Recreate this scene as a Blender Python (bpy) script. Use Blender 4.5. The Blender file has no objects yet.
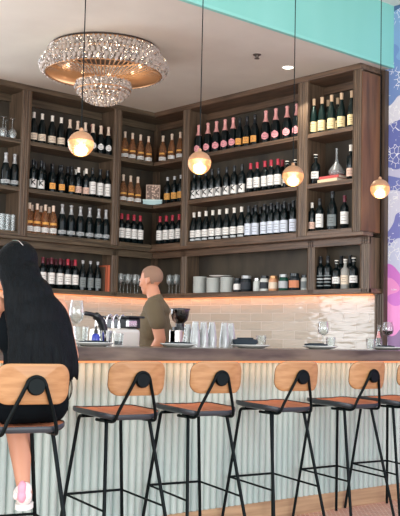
import bpy, bmesh, math, random
from mathutils import Vector, Matrix, Euler
random.seed(7)
S = bpy.context.scene
COL = S.collection
PI = math.pi

# ------------------------------------------------------------------ camera
FPX, CAM_H = 985.5, 1.16
yw, pt, rl = .7337, .0808, .02178
Rx = Matrix(((1, 0, 0), (0, math.cos(pt), math.sin(pt)), (0, -math.sin(pt), math.cos(pt))))
Rz = Matrix(((math.cos(rl), -math.sin(rl), 0), (math.sin(rl), math.cos(rl), 0), (0, 0, 1)))
RM = Rz @ Rx
AU = RM @ Vector((math.cos(yw), 0, math.sin(yw)))
AV = RM @ Vector((-math.sin(yw), 0, math.cos(yw)))
AZ = RM @ Vector((0, -1, 0))
right = Vector((AU[0], AV[0], AZ[0])); down = Vector((AU[1], AV[1], AZ[1])); fwd = Vector((AU[2], AV[2], AZ[2]))
camd = bpy.data.cameras.new('camera'); cam = bpy.data.objects.new('camera', camd); COL.objects.link(cam)
camd.sensor_fit = 'VERTICAL'; camd.sensor_height = 24; camd.lens = FPX / 516 * 24
camd.clip_start = .05; camd.clip_end = 100
m = Matrix.Identity(4)
for i in range(3):
    m[i][0] = right[i]; m[i][1] = -down[i]; m[i][2] = -fwd[i]
m[2][3] = CAM_H
cam.matrix_world = m
S.camera = cam


def ray(px, py):
    a, b = (px - 200) / FPX, (py - 258) / FPX
    return right * a + down * b + fwd


def hit(px, py, axis, val):
    """the point where the line of sight of a pixel meets a real plane of the room (0: u, 1: v, 2: z)"""
    d = ray(px, py); o = Vector((0, 0, CAM_H))
    return o + d * ((val - o[axis]) / d[axis])


# ------------------------------------------------------------------ colours / materials
def lin(c):
    return tuple(((x / 255) / 12.92 if x / 255 <= .04045 else ((x / 255 + .055) / 1.055) ** 2.4) for x in c) + (1,)


MATS = {}


def mat(name, c, rough=.5, metal=0, trans=0, ior=1.45, emit=None, es=0, coat=0, noise=None, bump=None, alpha=1, spec=.5):
    """noise=(second colour, (sx,sy,sz), detail) ; bump=(scale vec, strength, distance)"""
    if name in MATS: return MATS[name]
    M = bpy.data.materials.new(name); M.use_nodes = True; N = M.node_tree.nodes; L = M.node_tree.links
    B = N['Principled BSDF']
    B.inputs['Base Color'].default_value = lin(c); B.inputs['Roughness'].default_value = rough
    B.inputs['Metallic'].default_value = metal; B.inputs['Transmission Weight'].default_value = trans
    B.inputs['IOR'].default_value = ior; B.inputs['Coat Weight'].default_value = coat; B.inputs['Coat Roughness'].default_value = .08
    B.inputs['Specular IOR Level'].default_value = spec
    B.inputs['Alpha'].default_value = alpha
    if emit: B.inputs['Emission Color'].default_value = lin(emit); B.inputs['Emission Strength'].default_value = es
    if noise or bump:
        tc = N.new('ShaderNodeTexCoord')
    if noise:
        mp = N.new('ShaderNodeMapping'); mp.inputs['Scale'].default_value = noise[1]; L.new(tc.outputs['Object'], mp.inputs[0])
        nz = N.new('ShaderNodeTexNoise'); nz.inputs['Scale'].default_value = 1; nz.inputs['Detail'].default_value = noise[2]; L.new(mp.outputs[0], nz.inputs[0])
        r = N.new('ShaderNodeValToRGB'); r.color_ramp.elements[0].position = .35; r.color_ramp.elements[1].position = .65
        r.color_ramp.elements[0].color = lin(c); r.color_ramp.elements[1].color = lin(noise[0])
        L.new(nz.outputs[0], r.inputs[0]); L.new(r.outputs[0], B.inputs['Base Color'])
    if bump:
        mp = N.new('ShaderNodeMapping'); mp.inputs['Scale'].default_value = bump[0]; L.new(tc.outputs['Object'], mp.inputs[0])
        nz = N.new('ShaderNodeTexNoise'); nz.inputs['Scale'].default_value = 1; nz.inputs['Detail'].default_value = 3; L.new(mp.outputs[0], nz.inputs[0])
        b = N.new('ShaderNodeBump'); b.inputs['Strength'].default_value = bump[1]; b.inputs['Distance'].default_value = bump[2]
        L.new(nz.outputs[0], b.inputs['Height']); L.new(b.outputs[0], B.inputs['Normal'])
    MATS[name] = M
    return M


WOOD_U = mat('shelf_wood_along_left', (106, 91, 72), .42, noise=((70, 60, 48), (3, 30, 60), 4))
WOOD_V = mat('shelf_wood_along_right', (112, 88, 69), .42, noise=((74, 59, 47), (30, 3, 60), 4))
WOOD_Z = mat('shelf_wood_upright', (112, 92, 73), .42, noise=((76, 62, 50), (40, 40, 2.5), 4))
WOOD_P = mat('end_panel_wood', (122, 84, 58), .45, noise=((84, 58, 42), (14, 14, 1.6), 5))
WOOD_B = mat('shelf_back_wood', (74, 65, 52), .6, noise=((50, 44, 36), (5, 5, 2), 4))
DARKTRIM = mat('dark_trim_wood', (88, 72, 58), .45, noise=((62, 50, 42), (40, 40, 2), 3))
CEIL = mat('ceiling_plaster', (216, 212, 199), .55, noise=((203, 198, 186), (1.3, 1.3, 1), 5))
CEILW = mat('upper_ceiling_paint', (228, 225, 216), .8)
TEAL = mat('teal_paint', (134, 202, 190), .5, noise=((127, 196, 183), (2, 1, .6), 2))
TEALT = mat('teal_trim_paint', (136, 204, 192), .45)
SLAB = mat('bar_top_wood', (116, 104, 88), .3, noise=((66, 58, 48), (2.2, 9, 14), 5), coat=.4)
REED = mat('reeded_panel_paint', (182, 196, 190), .5, noise=((168, 186, 182), (6, 6, 1.5), 3))
KICK = mat('kickboard_oak', (186, 156, 122), .5, noise=((160, 130, 100), (2, 20, 40), 4))
BLACK = mat('black_powder_coat', (3, 13, 15), .5, spec=.15)
OAK = mat('backrest_oak', (176, 132, 90), .42, noise=((158, 114, 74), (3, 30, 60), 5))
OAKE = mat('ply_edge', (92, 66, 46), .5)
SEATW = mat('seat_top_wood', (190, 118, 82), .55, noise=((164, 98, 68), (30, 3, 30), 4), spec=.3)
UNDER = mat('seat_shell_grey', (48, 54, 60), .35)
STEEL = mat('brushed_steel', (205, 203, 200), .25, 1)
CHROME = mat('chrome', (225, 225, 225), .08, 1)
BRASS = mat('brass', (186, 142, 108), .45, .4, bump=((160, 160, 160), .4, .002))
GOLD = mat('gold_rod', (186, 140, 98), .35, .7)
CERAM = mat('white_ceramic', (226, 226, 222), .2)
CERAMG = mat('grey_white_ceramic', (186, 190, 184), .45, bump=((2, 2, 260), .5, .002))
NAPKIN = mat('charcoal_napkin', (34, 44, 52), .9)
BPLASTIC = mat('black_plastic', (22, 24, 26), .3)


def glassmat(name, c, rough=.03, body=0., w=.05, k=.75):
    """thin clear glass: lets light straight through, brighter reflections towards its outline; body = share of milky white"""
    if name in MATS: return MATS[name]
    M = bpy.data.materials.new(name); M.use_nodes = True; N = M.node_tree.nodes; L = M.node_tree.links
    N.remove(N['Principled BSDF']); out = N['Material Output']
    t = N.new('ShaderNodeBsdfTransparent'); t.inputs[0].default_value = lin(c)
    g = N.new('ShaderNodeBsdfGlossy'); g.inputs['Roughness'].default_value = rough
    f = N.new('ShaderNodeLayerWeight'); f.inputs[0].default_value = .5
    p = N.new('ShaderNodeMath'); p.operation = 'POWER'; p.inputs[1].default_value = 2.2
    a = N.new('ShaderNodeMath'); a.operation = 'MULTIPLY_ADD'; a.inputs[1].default_value = k; a.inputs[2].default_value = w
    mx = N.new('ShaderNodeMixShader'); L.new(f.outputs['Facing'], p.inputs[0])
    L.new(p.outputs[0], a.inputs[0]); L.new(a.outputs[0], mx.inputs[0]); L.new(t.outputs[0], mx.inputs[1]); L.new(g.outputs[0], mx.inputs[2])
    last = mx
    if body:
        d = N.new('ShaderNodeBsdfDiffuse'); d.inputs[0].default_value = lin((235, 236, 234)); m2 = N.new('ShaderNodeMixShader'); m2.inputs[0].default_value = body
        L.new(mx.outputs[0], m2.inputs[1]); L.new(d.outputs[0], m2.inputs[2]); last = m2
    L.new(last.outputs[0], out.inputs[0]); MATS[name] = M
    return M


GLASS = glassmat('clear_glass', (246, 249, 248), .06, .025, .05, .85)
GLASSF = glassmat('frosted_tumbler_glass', (235, 240, 240), .2, .14, .08)
CRYSTAL = mat('crystal', (225, 220, 214), .06, 0, .85, 1.5)
CRYSTALW = mat('crystal_milky', (186, 176, 166), .12, .35)


# ------------------------------------------------------------------ mesh helpers
def link(o, parent=None):
    COL.objects.link(o)
    if parent is not None: o.parent = parent
    return o


def tag(o, label=None, cat=None, group=None, kind=None):
    if label: o['label'] = label
    if cat: o['category'] = cat
    if group: o['group'] = group
    if kind: o['kind'] = kind
    return o


def thing(name, label, cat, loc=(0, 0, 0), rz=0, group=None):
    o = bpy.data.objects.new(name, None); link(o); o.location = loc; o.rotation_euler = (0, 0, rz)
    o.empty_display_size = .05
    return tag(o, label, cat, group)


def obj(name, bm, m, parent=None, smooth=None, loc=None, rz=None, bevel=0):
    me = bpy.data.meshes.new(name); bmesh.ops.recalc_face_normals(bm, faces=bm.faces[:]); bm.to_mesh(me); bm.free()
    for x in (m if isinstance(m, (list, tuple)) else [m]): me.materials.append(x)
    if smooth is not None:
        for p in me.polygons: p.use_smooth = True
        if smooth > 0:
            me.set_sharp_from_angle(angle=math.radians(smooth))
    o = bpy.data.objects.new(name, me); link(o, parent)
    if loc is not None: o.location = loc
    if rz is not None: o.rotation_euler = (0, 0, rz)
    if bevel:
        b = o.modifiers.new('bevel', 'BEVEL'); b.width = bevel; b.segments = 2; b.limit_method = 'ANGLE'
    return o


def struct(name, bm, m, **k):
    o = obj(name, bm, m, **k); o['kind'] = 'structure'; return o


def box(bm, x0, x1, y0, y1, z0, z1, mi=0, M=None):
    vs = [bm.verts.new((x, y, z)) for x in (x0, x1) for y in (y0, y1) for z in (z0, z1)]
    if M is not None:
        for v in vs: v.co = M @ v.co
    for q in ((0, 1, 3, 2), (4, 6, 7, 5), (0, 4, 5, 1), (2, 3, 7, 6), (0, 2, 6, 4), (1, 5, 7, 3)):
        f = bm.faces.new([vs[i] for i in q]); f.material_index = mi
    return vs


def lathe(bm, prof, seg=20, mi=0, a0=0, a1=2 * PI, M=None, cap=False):
    full = abs(a1 - a0 - 2 * PI) < 1e-6
    n = seg if full else seg + 1
    rings = []
    for r, z in prof:
        if r < 1e-6 and full:
            v = bm.verts.new((0, 0, z)); rings.append([v])
        else:
            rings.append([bm.verts.new((r * math.cos(a0 + (a1 - a0) * i / seg), r * math.sin(a0 + (a1 - a0) * i / seg), z)) for i in range(n)])
    if M is not None:
        for R_ in rings:
            for v in R_: v.co = M @ v.co
    for A, B in zip(rings, rings[1:]):
        for i in range(seg):
            j = (i + 1) % n if full else i + 1
            if len(A) == 1 and len(B) == 1: continue
            if len(A) == 1: q = [A[0], B[i], B[j]]
            elif len(B) == 1: q = [A[i], B[0], A[j]]
            else: q = [A[i], B[i], B[j], A[j]]
            try:
                f = bm.faces.new(q); f.material_index = mi
            except ValueError: pass


def tube(bm, pts, r, seg=8, mi=0, closed=False, cap=True):
    pts = [Vector(p) for p in pts]; n = len(pts)
    rr = r if isinstance(r, (list, tuple)) else [r] * n
    rings = []; up = None
    for i in range(n):
        if closed: d = pts[(i + 1) % n] - pts[i - 1]
        else: d = pts[min(i + 1, n - 1)] - pts[max(i - 1, 0)]
        if d.length < 1e-9: d = Vector((0, 0, 1))
        d.normalize()
        if up is None:
            up = Vector((0, 0, 1)) if abs(d.z) < .9 else Vector((1, 0, 0))
        a = d.cross(up)
        if a.length < 1e-4: a = d.orthogonal()
        a.normalize(); b = a.cross(d); b.normalize(); up = b
        rings.append([bm.verts.new(pts[i] + (a * math.cos(2 * PI * k / seg) + b * math.sin(2 * PI * k / seg)) * rr[i]) for k in range(seg)])
    m_ = n if closed else n - 1
    for i in range(m_):
        A, B = rings[i], rings[(i + 1) % n]
        for k in range(seg):
            f = bm.faces.new([A[k], A[(k + 1) % seg], B[(k + 1) % seg], B[k]]); f.material_index = mi
    if cap and not closed:
        for R_ in (rings[0], rings[-1]):
            f = bm.faces.new(R_); f.material_index = mi


def smooth_path(pts, n=6):
    """Catmull-Rom through the points"""
    P = [Vector(p) for p in pts]; out = []
    P = [P[0] * 2 - P[1]] + P + [P[-1] * 2 - P[-2]]
    for i in range(1, len(P) - 2):
        for k in range(n):
            t = k / n
            out.append(.5 * ((2 * P[i]) + (P[i + 1] - P[i - 1]) * t + (2 * P[i - 1] - 5 * P[i] + 4 * P[i + 1] - P[i + 2]) * t * t + (3 * P[i] - P[i - 1] - 3 * P[i + 1] + P[i + 2]) * t ** 3))
    out.append(P[-2]); return out


def round_poly(pts, r, n=4):
    """polyline with rounded corners"""
    P = [Vector(p) for p in pts]; out = [P[0]]
    for i in range(1, len(P) - 1):
        a, b, c = P[i - 1], P[i], P[i + 1]
        d1 = (a - b).normalized(); d2 = (c - b).normalized()
        p, q = b + d1 * r, b + d2 * r
        for k in range(n + 1):
            t = k / n
            out.append((1 - t) ** 2 * p + 2 * t * (1 - t) * b + t * t * q)
    out.append(P[-1]); return out


def extrude_poly(bm, pts2, x0, x1, axis='x', mi=0):
    """closed 2-D outline extruded along an axis"""
    def P(a, b, t):
        return {'x': (t, a, b), 'y': (a, t, b), 'z': (a, b, t)}[axis]
    A = [bm.verts.new(P(a, b, x0)) for a, b in pts2]; B = [bm.verts.new(P(a, b, x1)) for a, b in pts2]
    n = len(pts2)
    for i in range(n):
        f = bm.faces.new([A[i], A[(i + 1) % n], B[(i + 1) % n], B[i]]); f.material_index = mi
    for R_ in (A, B):
        f = bm.faces.new(R_); f.material_index = mi


def dup(root, loc, rz, label=None, group=None, s=None):
    r = root.copy(); link(r); r.location = loc; r.rotation_euler = (0, 0, rz)
    if s: r.scale = (s, s, s)
    if label: r['label'] = label
    if group: r['group'] = group
    for ch in list(root.children):
        c = ch.copy(); link(c); c.parent = r
        for g in list(ch.children):
            d = g.copy(); link(d); d.parent = c
    return r


# ------------------------------------------------------------------ the room
ZC = 3.53; ZU = 4.08; VL = 8.0; UR = 6.52; WV = 8.32; WU = 6.84; VS = 5.13; VB = 4.50
def plain(x0, x1, y0, y1, z0, z1):
    bm = bmesh.new(); box(bm, x0, x1, y0, y1, z0, z1); return bm


def nodes_of(name):
    M = bpy.data.materials.new(name); M.use_nodes = True
    return M, M.node_tree.nodes, M.node_tree.links, M.node_tree.nodes['Principled BSDF']


# floor of small terracotta bricks
M, N, L, B = nodes_of('terracotta_brick_floor')
tc = N.new('ShaderNodeTexCoord'); mp = N.new('ShaderNodeMapping'); mp.inputs['Rotation'].default_value = (0, 0, PI / 4)
br = N.new('ShaderNodeTexBrick'); br.inputs['Scale'].default_value = 10; br.inputs['Color1'].default_value = lin((205, 150, 124)); br.inputs['Color2'].default_value = lin((172, 112, 92))
br.inputs['Mortar'].default_value = lin((222, 206, 192)); br.inputs['Mortar Size'].default_value = .03; br.inputs['Brick Width'].default_value = .6; br.inputs['Row Height'].default_value = .28
L.new(tc.outputs['Object'], mp.inputs[0]); L.new(mp.outputs[0], br.inputs[0]); L.new(br.outputs[0], B.inputs['Base Color']); B.inputs['Roughness'].default_value = .45
bp = N.new('ShaderNodeBump'); bp.inputs['Strength'].default_value = .4; bp.inputs['Distance'].default_value = .003; bp.invert = True
L.new(br.outputs['Fac'], bp.inputs['Height']); L.new(bp.outputs[0], B.inputs['Normal'])
FLOORM = M
struct('floor', plain(-4, WU + .1, -3, WV + .1, -.1, 0), FLOORM)

# glazed, rippled wall tile
def tile_mat(name, axis):
    M, N, L, B = nodes_of(name)
    tc = N.new('ShaderNodeTexCoord'); sp = N.new('ShaderNodeSeparateXYZ'); cb = N.new('ShaderNodeCombineXYZ')
    L.new(tc.outputs['Object'], sp.inputs[0]); L.new(sp.outputs[axis], cb.inputs[0]); L.new(sp.outputs[2], cb.inputs[1])
    br = N.new('ShaderNodeTexBrick'); br.inputs['Scale'].default_value = 1; br.inputs['Brick Width'].default_value = .29; br.inputs['Row Height'].default_value = .083
    br.inputs['Mortar Size'].default_value = .0032; br.inputs['Mortar Smooth'].default_value = .3
    br.inputs['Color1'].default_value = lin((200, 192, 178)); br.inputs['Color2'].default_value = lin((184, 175, 160)); br.inputs['Mortar'].default_value = lin((226, 220, 212))
    L.new(cb.outputs[0], br.inputs[0]); L.new(br.outputs[0], B.inputs['Base Color'])
    B.inputs['Roughness'].default_value = .07; B.inputs['Specular IOR Level'].default_value = .7
    mp = N.new('ShaderNodeMapping'); mp.inputs['Scale'].default_value = (5.5, 21, 1); L.new(cb.outputs[0], mp.inputs[0])
    nz = N.new('ShaderNodeTexNoise'); nz.inputs['Scale'].default_value = 1; nz.inputs['Detail'].default_value = 1.5; L.new(mp.outputs[0], nz.inputs[0])
    # every tile gets its own ripple: shift the ripple height by the tile shade
    ad = N.new('ShaderNodeMath'); ad.operation = 'MULTIPLY_ADD'; ad.inputs[1].default_value = 1.0
    mo = N.new('ShaderNodeMath'); mo.operation = 'MULTIPLY'; mo.inputs[1].default_value = -.35
    L.new(br.outputs['Fac'], mo.inputs[0]); L.new(nz.outputs[0], ad.inputs[0]); L.new(mo.outputs[0], ad.inputs[2])
    bp = N.new('ShaderNodeBump'); bp.inputs['Strength'].default_value = 1; bp.inputs['Distance'].default_value = .0095
    L.new(ad.outputs[0], bp.inputs['Height']); L.new(bp.outputs[0], B.inputs['Normal'])
    return M


TILE_R = tile_mat('glazed_tile_right', 1); TILE_L = tile_mat('glazed_tile_left', 0)

# painted mural on the right wall
M, N, L, B = nodes_of('graffiti_mural')
tc = N.new('ShaderNodeTexCoord'); sp = N.new('ShaderNodeSeparateXYZ'); L.new(tc.outputs['Object'], sp.inputs[0])
nz = N.new('ShaderNodeTexNoise'); nz.inputs['Scale'].default_value = 2.4; nz.inputs['Detail'].default_value = 1; L.new(tc.outputs['Object'], nz.inputs[0])
sh = N.new('ShaderNodeMath'); sh.operation = 'MULTIPLY_ADD'; sh.inputs[1].default_value = .9; L.new(nz.outputs[0], sh.inputs[0]); L.new(sp.outputs[2], sh.inputs[2])
mr = N.new('ShaderNodeMapRange'); mr.inputs[1].default_value = 1.0 + .45; mr.inputs[2].default_value = 4.1 + .45; L.new(sh.outputs[0], mr.inputs[0])
cr = N.new('ShaderNodeValToRGB'); cr.color_ramp.interpolation = 'CONSTANT'
stops = [(0, (150, 120, 160)), (.1, (236, 150, 205)), (.21, (206, 120, 200)), (.25, (196, 200, 222)), (.33, (120, 124, 186)), (.38, (205, 205, 220)), (.44, (110, 120, 180)), (.52, (190, 190, 212)),
         (.58, (100, 110, 172)), (.66, (214, 214, 222)), (.74, (112, 140, 190)), (.86, (128, 160, 200)), (.95, (70, 100, 140))]
e = cr.color_ramp.elements
e[0].position = 0; e[0].color = lin(stops[0][1]); e[1].position = .1; e[1].color = lin(stops[1][1])
for p_, c_ in stops[2:]:
    q = e.new(p_); q.color = lin(c_)
L.new(mr.outputs[0], cr.inputs[0])
vo = N.new('ShaderNodeTexVoronoi'); vo.inputs['Scale'].default_value = 22; vo.feature = 'DISTANCE_TO_EDGE'; L.new(tc.outputs['Object'], vo.inputs[0])
n2 = N.new('ShaderNodeTexNoise'); n2.inputs['Scale'].default_value = 9; L.new(tc.outputs['Object'], n2.inputs[0])
lt = N.new('ShaderNodeMath'); lt.operation = 'LESS_THAN'; lt.inputs[1].default_value = .045; L.new(vo.outputs['Distance'], lt.inputs[0])
gt = N.new('ShaderNodeMath'); gt.operation = 'GREATER_THAN'; gt.inputs[1].default_value = .56; L.new(n2.outputs[0], gt.inputs[0])
ml = N.new('ShaderNodeMath'); ml.operation = 'MULTIPLY'; L.new(lt.outputs[0], ml.inputs[0]); L.new(gt.outputs[0], ml.inputs[1])
hi = N.new('ShaderNodeMath'); hi.operation = 'GREATER_THAN'; hi.inputs[1].default_value = 1.6; L.new(sp.outputs[2], hi.inputs[0])
m2 = N.new('ShaderNodeMath'); m2.operation = 'MULTIPLY'; L.new(ml.outputs[0], m2.inputs[0]); L.new(hi.outputs[0], m2.inputs[1])
mx = N.new('ShaderNodeMix'); mx.data_type = 'RGBA'; L.new(m2.outputs[0], mx.inputs[0]); L.new(cr.outputs[0], mx.inputs[6]); mx.inputs[7].default_value = lin((232, 232, 234))
L.new(mx.outputs[2], B.inputs['Base Color']); B.inputs['Roughness'].default_value = .6
MURAL = M

struct('wall_right', plain(WU, WU + .1, -3, 5.22, 0, 4.3), MURAL)
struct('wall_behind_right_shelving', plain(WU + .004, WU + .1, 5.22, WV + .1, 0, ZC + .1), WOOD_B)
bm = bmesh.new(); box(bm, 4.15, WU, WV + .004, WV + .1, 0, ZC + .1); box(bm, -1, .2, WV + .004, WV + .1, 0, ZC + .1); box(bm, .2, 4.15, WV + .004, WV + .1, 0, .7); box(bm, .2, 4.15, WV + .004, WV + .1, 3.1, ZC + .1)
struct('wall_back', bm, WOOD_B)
bm = bmesh.new()
for u_ in (.2, 1.5, 2.8, 4.1): box(bm, u_, u_ + .05, WV, WV + .09, .7, 3.1)
box(bm, .2, 4.15, WV, WV + .09, .7, .76); box(bm, .2, 4.15, WV, WV + .09, 3.04, 3.1)
struct('added_window_1', bm, mat('added_frame', (60, 58, 56), .5))  # frame of an added, unseen window round the glowing pane
struct('added_window_2', plain(.2, 4.15, WV + .06, WV + .07, .7, 3.1), mat('added_glow_pane', (235, 240, 245), .3, emit=(235, 244, 255), es=4.2))  # glowing pane added out of view to give the tiles their reflections
struct('trim_tiles_right', plain(WU - .012, WU + .003, hit(376.5, 325, 0, WU - .012).y, WV, .85, 1.63), TILE_R)
struct('trim_tiles_back', plain(4.2, WU - .013, WV - .012, WV + .003, .85, 1.63), TILE_L)
struct('ceiling_soffit', plain(-1, WU, VS + .02, WV + .1, ZC, ZC + .08), CEIL)
bm = bmesh.new(); box(bm, -4, WU, VS, VS + .019, ZC + .02, ZU)
struct('wall_soffit_face', bm, TEAL)
bm = bmesh.new(); box(bm, -4, WU, VS - .006, VS + .03, ZC - .003, ZC + .02)
struct('trim_soffit_edge', bm, TEALT)
struct('ceiling', plain(-4, WU, 2.6, VS + .1, ZU, ZU + .1), CEILW)

# fluted pilaster that closes the shelving against the mural wall
bm = bmesh.new()
PY1 = hit(377, 325, 0, WU - .012).y; PY0 = 5.18; PS = (PY1 - PY0 - .001) / 4
pts = [(WU, PY0)]
for k in range(4):
    y0 = PY0 + PS * k
    pts += [(WU - .052, y0 + PS * .1), (WU - .06, y0 + PS * .5), (WU - .052, y0 + PS * .9), (WU - .042, y0 + PS)]
pts += [(WU, PY1 - .001)]
extrude_poly(bm, pts, 0, 1.565, 'z')
pts = [(p[0], min(p[1], 5.215)) for p in pts]; box(bm, WU - .055, WU, 5.18, 5.2, 1.565, ZC - .02); box(bm, WU - .045, WU, 5.2, 5.218, 1.565, ZC - .02)
struct('trim_pilaster', bm, DARKTRIM)

# ------------------------------------------------------------------ shelving
def stile_profile(w, d, n=3):
    """front outline (a along the wall, b depth; front at 0) with vertical beads"""
    pts = [(0, d), (0, .004)]
    e_ = .012; iw = (w - 2 * e_) / n
    pts += [(e_, 0)]
    for k in range(n):
        a = e_ + iw * k
        pts += [(a + .002, .007), (a + iw * .3, .0), (a + iw * .7, .0), (a + iw - .002, .007)]
    pts += [(w - e_, 0), (w, .004), (w, d)]
    return pts


def shelf_front(d, t, z):
    return [(0, z - t), (0, z - .012), (.006, z - .006), (.006, z), (d, z), (d, z - t)]


ZS = [3.0, 2.545, 2.123]; ZD = 1.61; TS = .04
# left run: along u at v=VL
U0L = 4.25
def add_stile_L(u0, u1, z0, z1, f, back, parent):
    bm = bmesh.new(); extrude_poly(bm, [(u0 + a, f + b) for a, b in stile_profile(u1 - u0, .028)], z0, z1, 'z'); box(bm, (u0 + u1) / 2 - .018, (u0 + u1) / 2 + .018, f + .028, back - .02, z0, z1); return obj('stile', bm, WOOD_Z, parent)


def add_stile_R(v0, v1, z0, z1, f, back, parent):
    bm = bmesh.new(); extrude_poly(bm, [(f + b, v0 + a) for a, b in stile_profile(v1 - v0, .028)], z0, z1, 'z'); box(bm, f + .028, min(back, WU - .02), (v0 + v1) / 2 - .018, (v0 + v1) / 2 + .018, z0, z1); return obj('stile', bm, WOOD_Z, parent)


LEFT = thing('wine_shelving', 'left run of brown wooden wine shelving behind the seated woman, up to the corner', 'shelving', (0, 0, 0))
RIGHT = thing('wine_shelving', 'right run of brown wooden wine shelving above the tiled wall beside the mural', 'shelving', (0, 0, 0))
LP = [(4.905, 5.005), (6.0, 6.095)]
for (a, b) in LP:
    add_stile_L(a, b, 2.084, ZC - .045, VL, WV, LEFT)
for x0_, x1_ in ((None, None), (111.3, 118.2)):
    a = hit(x0_, 280, 1, VL + .1).x if x0_ else 5.0 - .02; b = hit(x1_, 280, 1, VL + .1).x if x0_ else 5.08
    add_stile_L(a, b, ZD - .04, 2.05, VL + .1, WV, LEFT)
for z in ZS:
    bm = bmesh.new(); last = U0L
    for a, b in LP + [(UR - .001, UR)]:
        extrude_poly(bm, [(VL + .008 + p, q) for p, q in shelf_front(WV - VL - .03, TS, z)], last, a, 'x'); last = b
    box(bm, UR, WU - .022, VL + .02, WV - .02, z - TS, z)
    for a, b in LP: box(bm, a, b, VL + .029, WV - .021, z - TS, z - .0005)
    obj('shelf', bm, WOOD_U, LEFT)
bm = bmesh.new(); box(bm, U0L, WU - .022, VL + .1, WV - .02, ZD - .04, ZD); obj('bottom_shelf', bm, WOOD_U, LEFT, bevel=.003)
bm = bmesh.new(); box(bm, U0L, UR, VL - .012, VL + .03, ZC - .05, ZC); box(bm, U0L, WU - .022, VL + .03, WV - .02, ZC - .05, ZC - .001); obj('top_rail', bm, WOOD_U, LEFT, bevel=.004)
bm = bmesh.new(); box(bm, U0L, UR - .001, VL + .02, VL + .14, 2.05, 2.083); box(bm, U0L, UR + .099, VL + .1, VL + .125, 1.985, 2.05); obj('lower_rail', bm, WOOD_U, LEFT, bevel=.003)
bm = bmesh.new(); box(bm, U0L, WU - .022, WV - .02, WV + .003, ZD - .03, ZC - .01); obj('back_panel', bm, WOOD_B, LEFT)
bm = bmesh.new(); box(bm, U0L, WU - .051, WV - .05, WV - .02, ZC - .12, ZC - .05); obj('back_rail', bm, WOOD_U, LEFT)
# right run: along v at u=UR
RP = [(7.445, 7.545), (5.835, 5.955), (5.23, 5.32)]
for (a, b) in RP:
    add_stile_R(a, b, 2.084, ZC - .045, UR, WU, RIGHT)
LOWR = [(hit(q1, 270, 0, UR + .1).y, hit(q0, 270, 0, UR + .1).y) for q0, q1 in ((180, 186), (306.5, 314.3), (359.5, 369))]
for (a, b) in LOWR:
    add_stile_R(a, b, ZD - .04, 2.05, UR + .1, WU - .02, RIGHT)
for z in ZS:
    bm = bmesh.new(); last = VL
    for b, a in [(7.545, 7.445), (5.955, 5.835), (5.32, 5.31)]:
        extrude_poly(bm, [(UR + .008 + p, q) for p, q in shelf_front(WU - UR - .03, TS, z)], b, last, 'y'); last = a
    for a, b in RP[:2]: box(bm, UR + .029, WU - .021, a, b, z - TS, z - .0005)
    obj('shelf', bm, WOOD_V, RIGHT)
bm = bmesh.new(); box(bm, UR + .1, WU - .02, LOWR[2][0], VL + .099, ZD - .04, ZD); obj('bottom_shelf', bm, WOOD_V, RIGHT, bevel=.003)
bm = bmesh.new(); box(bm, UR - .012, UR + .03, 5.225, VL - .013, ZC - .05, ZC - .001); box(bm, UR + .03, WU - .02, 5.225, VL + .029, ZC - .05, ZC - .001); obj('top_rail', bm, WOOD_V, RIGHT, bevel=.004)
bm = bmesh.new(); box(bm, UR + .0, UR + .14, LOWR[2][0] - .012, VL + .14, 2.0505, 2.0825); box(bm, UR + .1, UR + .125, LOWR[2][0], VL + .1, 1.985, 2.05); obj('lower_rail', bm, WOOD_V, RIGHT, bevel=.003)
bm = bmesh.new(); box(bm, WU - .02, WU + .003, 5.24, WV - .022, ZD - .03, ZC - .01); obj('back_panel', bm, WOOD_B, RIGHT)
bm = bmesh.new(); box(bm, WU - .05, WU - .02, 5.32, WV - .08, ZC - .12, ZC - .051); obj('back_rail', bm, WOOD_V, RIGHT)
bm = bmesh.new(); box(bm, UR + .012, UR + .262, 5.222, 5.2295, 2.09, ZC - .07); obj('end_panel', bm, WOOD_P, RIGHT)
# corner post where the two back panels meet
bm = bmesh.new(); box(bm, WU - .076, WU - .022, WV - .075, WV - .02, ZD, ZC - .05); obj('corner_post', bm, WOOD_Z, LEFT)

# ------------------------------------------------------------------ LED strips
LEDM = mat('warm_led', (255, 180, 120), emit=(255, 140, 84), es=.8)
def strip(name, label, x0, x1, y0, y1, z0, z1, power, sx, sy, loc, col=(1, .4, .17), rot=(0, 0, 0)):
    t = obj(name, plain(x0, x1, y0, y1, z0, z1), LEDM); tag(t, label, 'light strip')
    l = bpy.data.lights.new('led_glow', 'AREA'); l.shape = 'RECTANGLE'; l.size = sx; l.size_y = sy; l.energy = power; l.color = col
    o = bpy.data.objects.new('led_glow', l); link(o); o.location = loc; o.rotation_euler = rot
    return t


strip('shelf_light_strip', 'warm light strip under the left shelving run above the tiles', U0L, WU - .05, WV - .06, WV - .045, ZD - .05, ZD - .041, 1.5, 3.1, .02, ((U0L + WU) / 2, WV - .06, ZD - .055), rot=(math.radians(22), 0, 0))
strip('shelf_light_strip', 'warm light strip under the right shelving run above the tiles', WU - .06, WU - .045, 5.3, WV - .07, ZD - .05, ZD - .041, 1.5, .02, 3.0, (WU - .06, (5.3 + WV) / 2, ZD - .055), rot=(0, math.radians(-22), 0))
strip('light_strip', 'warm light strip under the overhang of the bar top', 1.2, WU - .02, VB - .11, VB - .095, 1.012, 1.024, 5, 5.4, .02, (4.0, VB - .1, 1.008), rot=(math.radians(35), 0, 0), col=(1, .56, .32))

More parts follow.
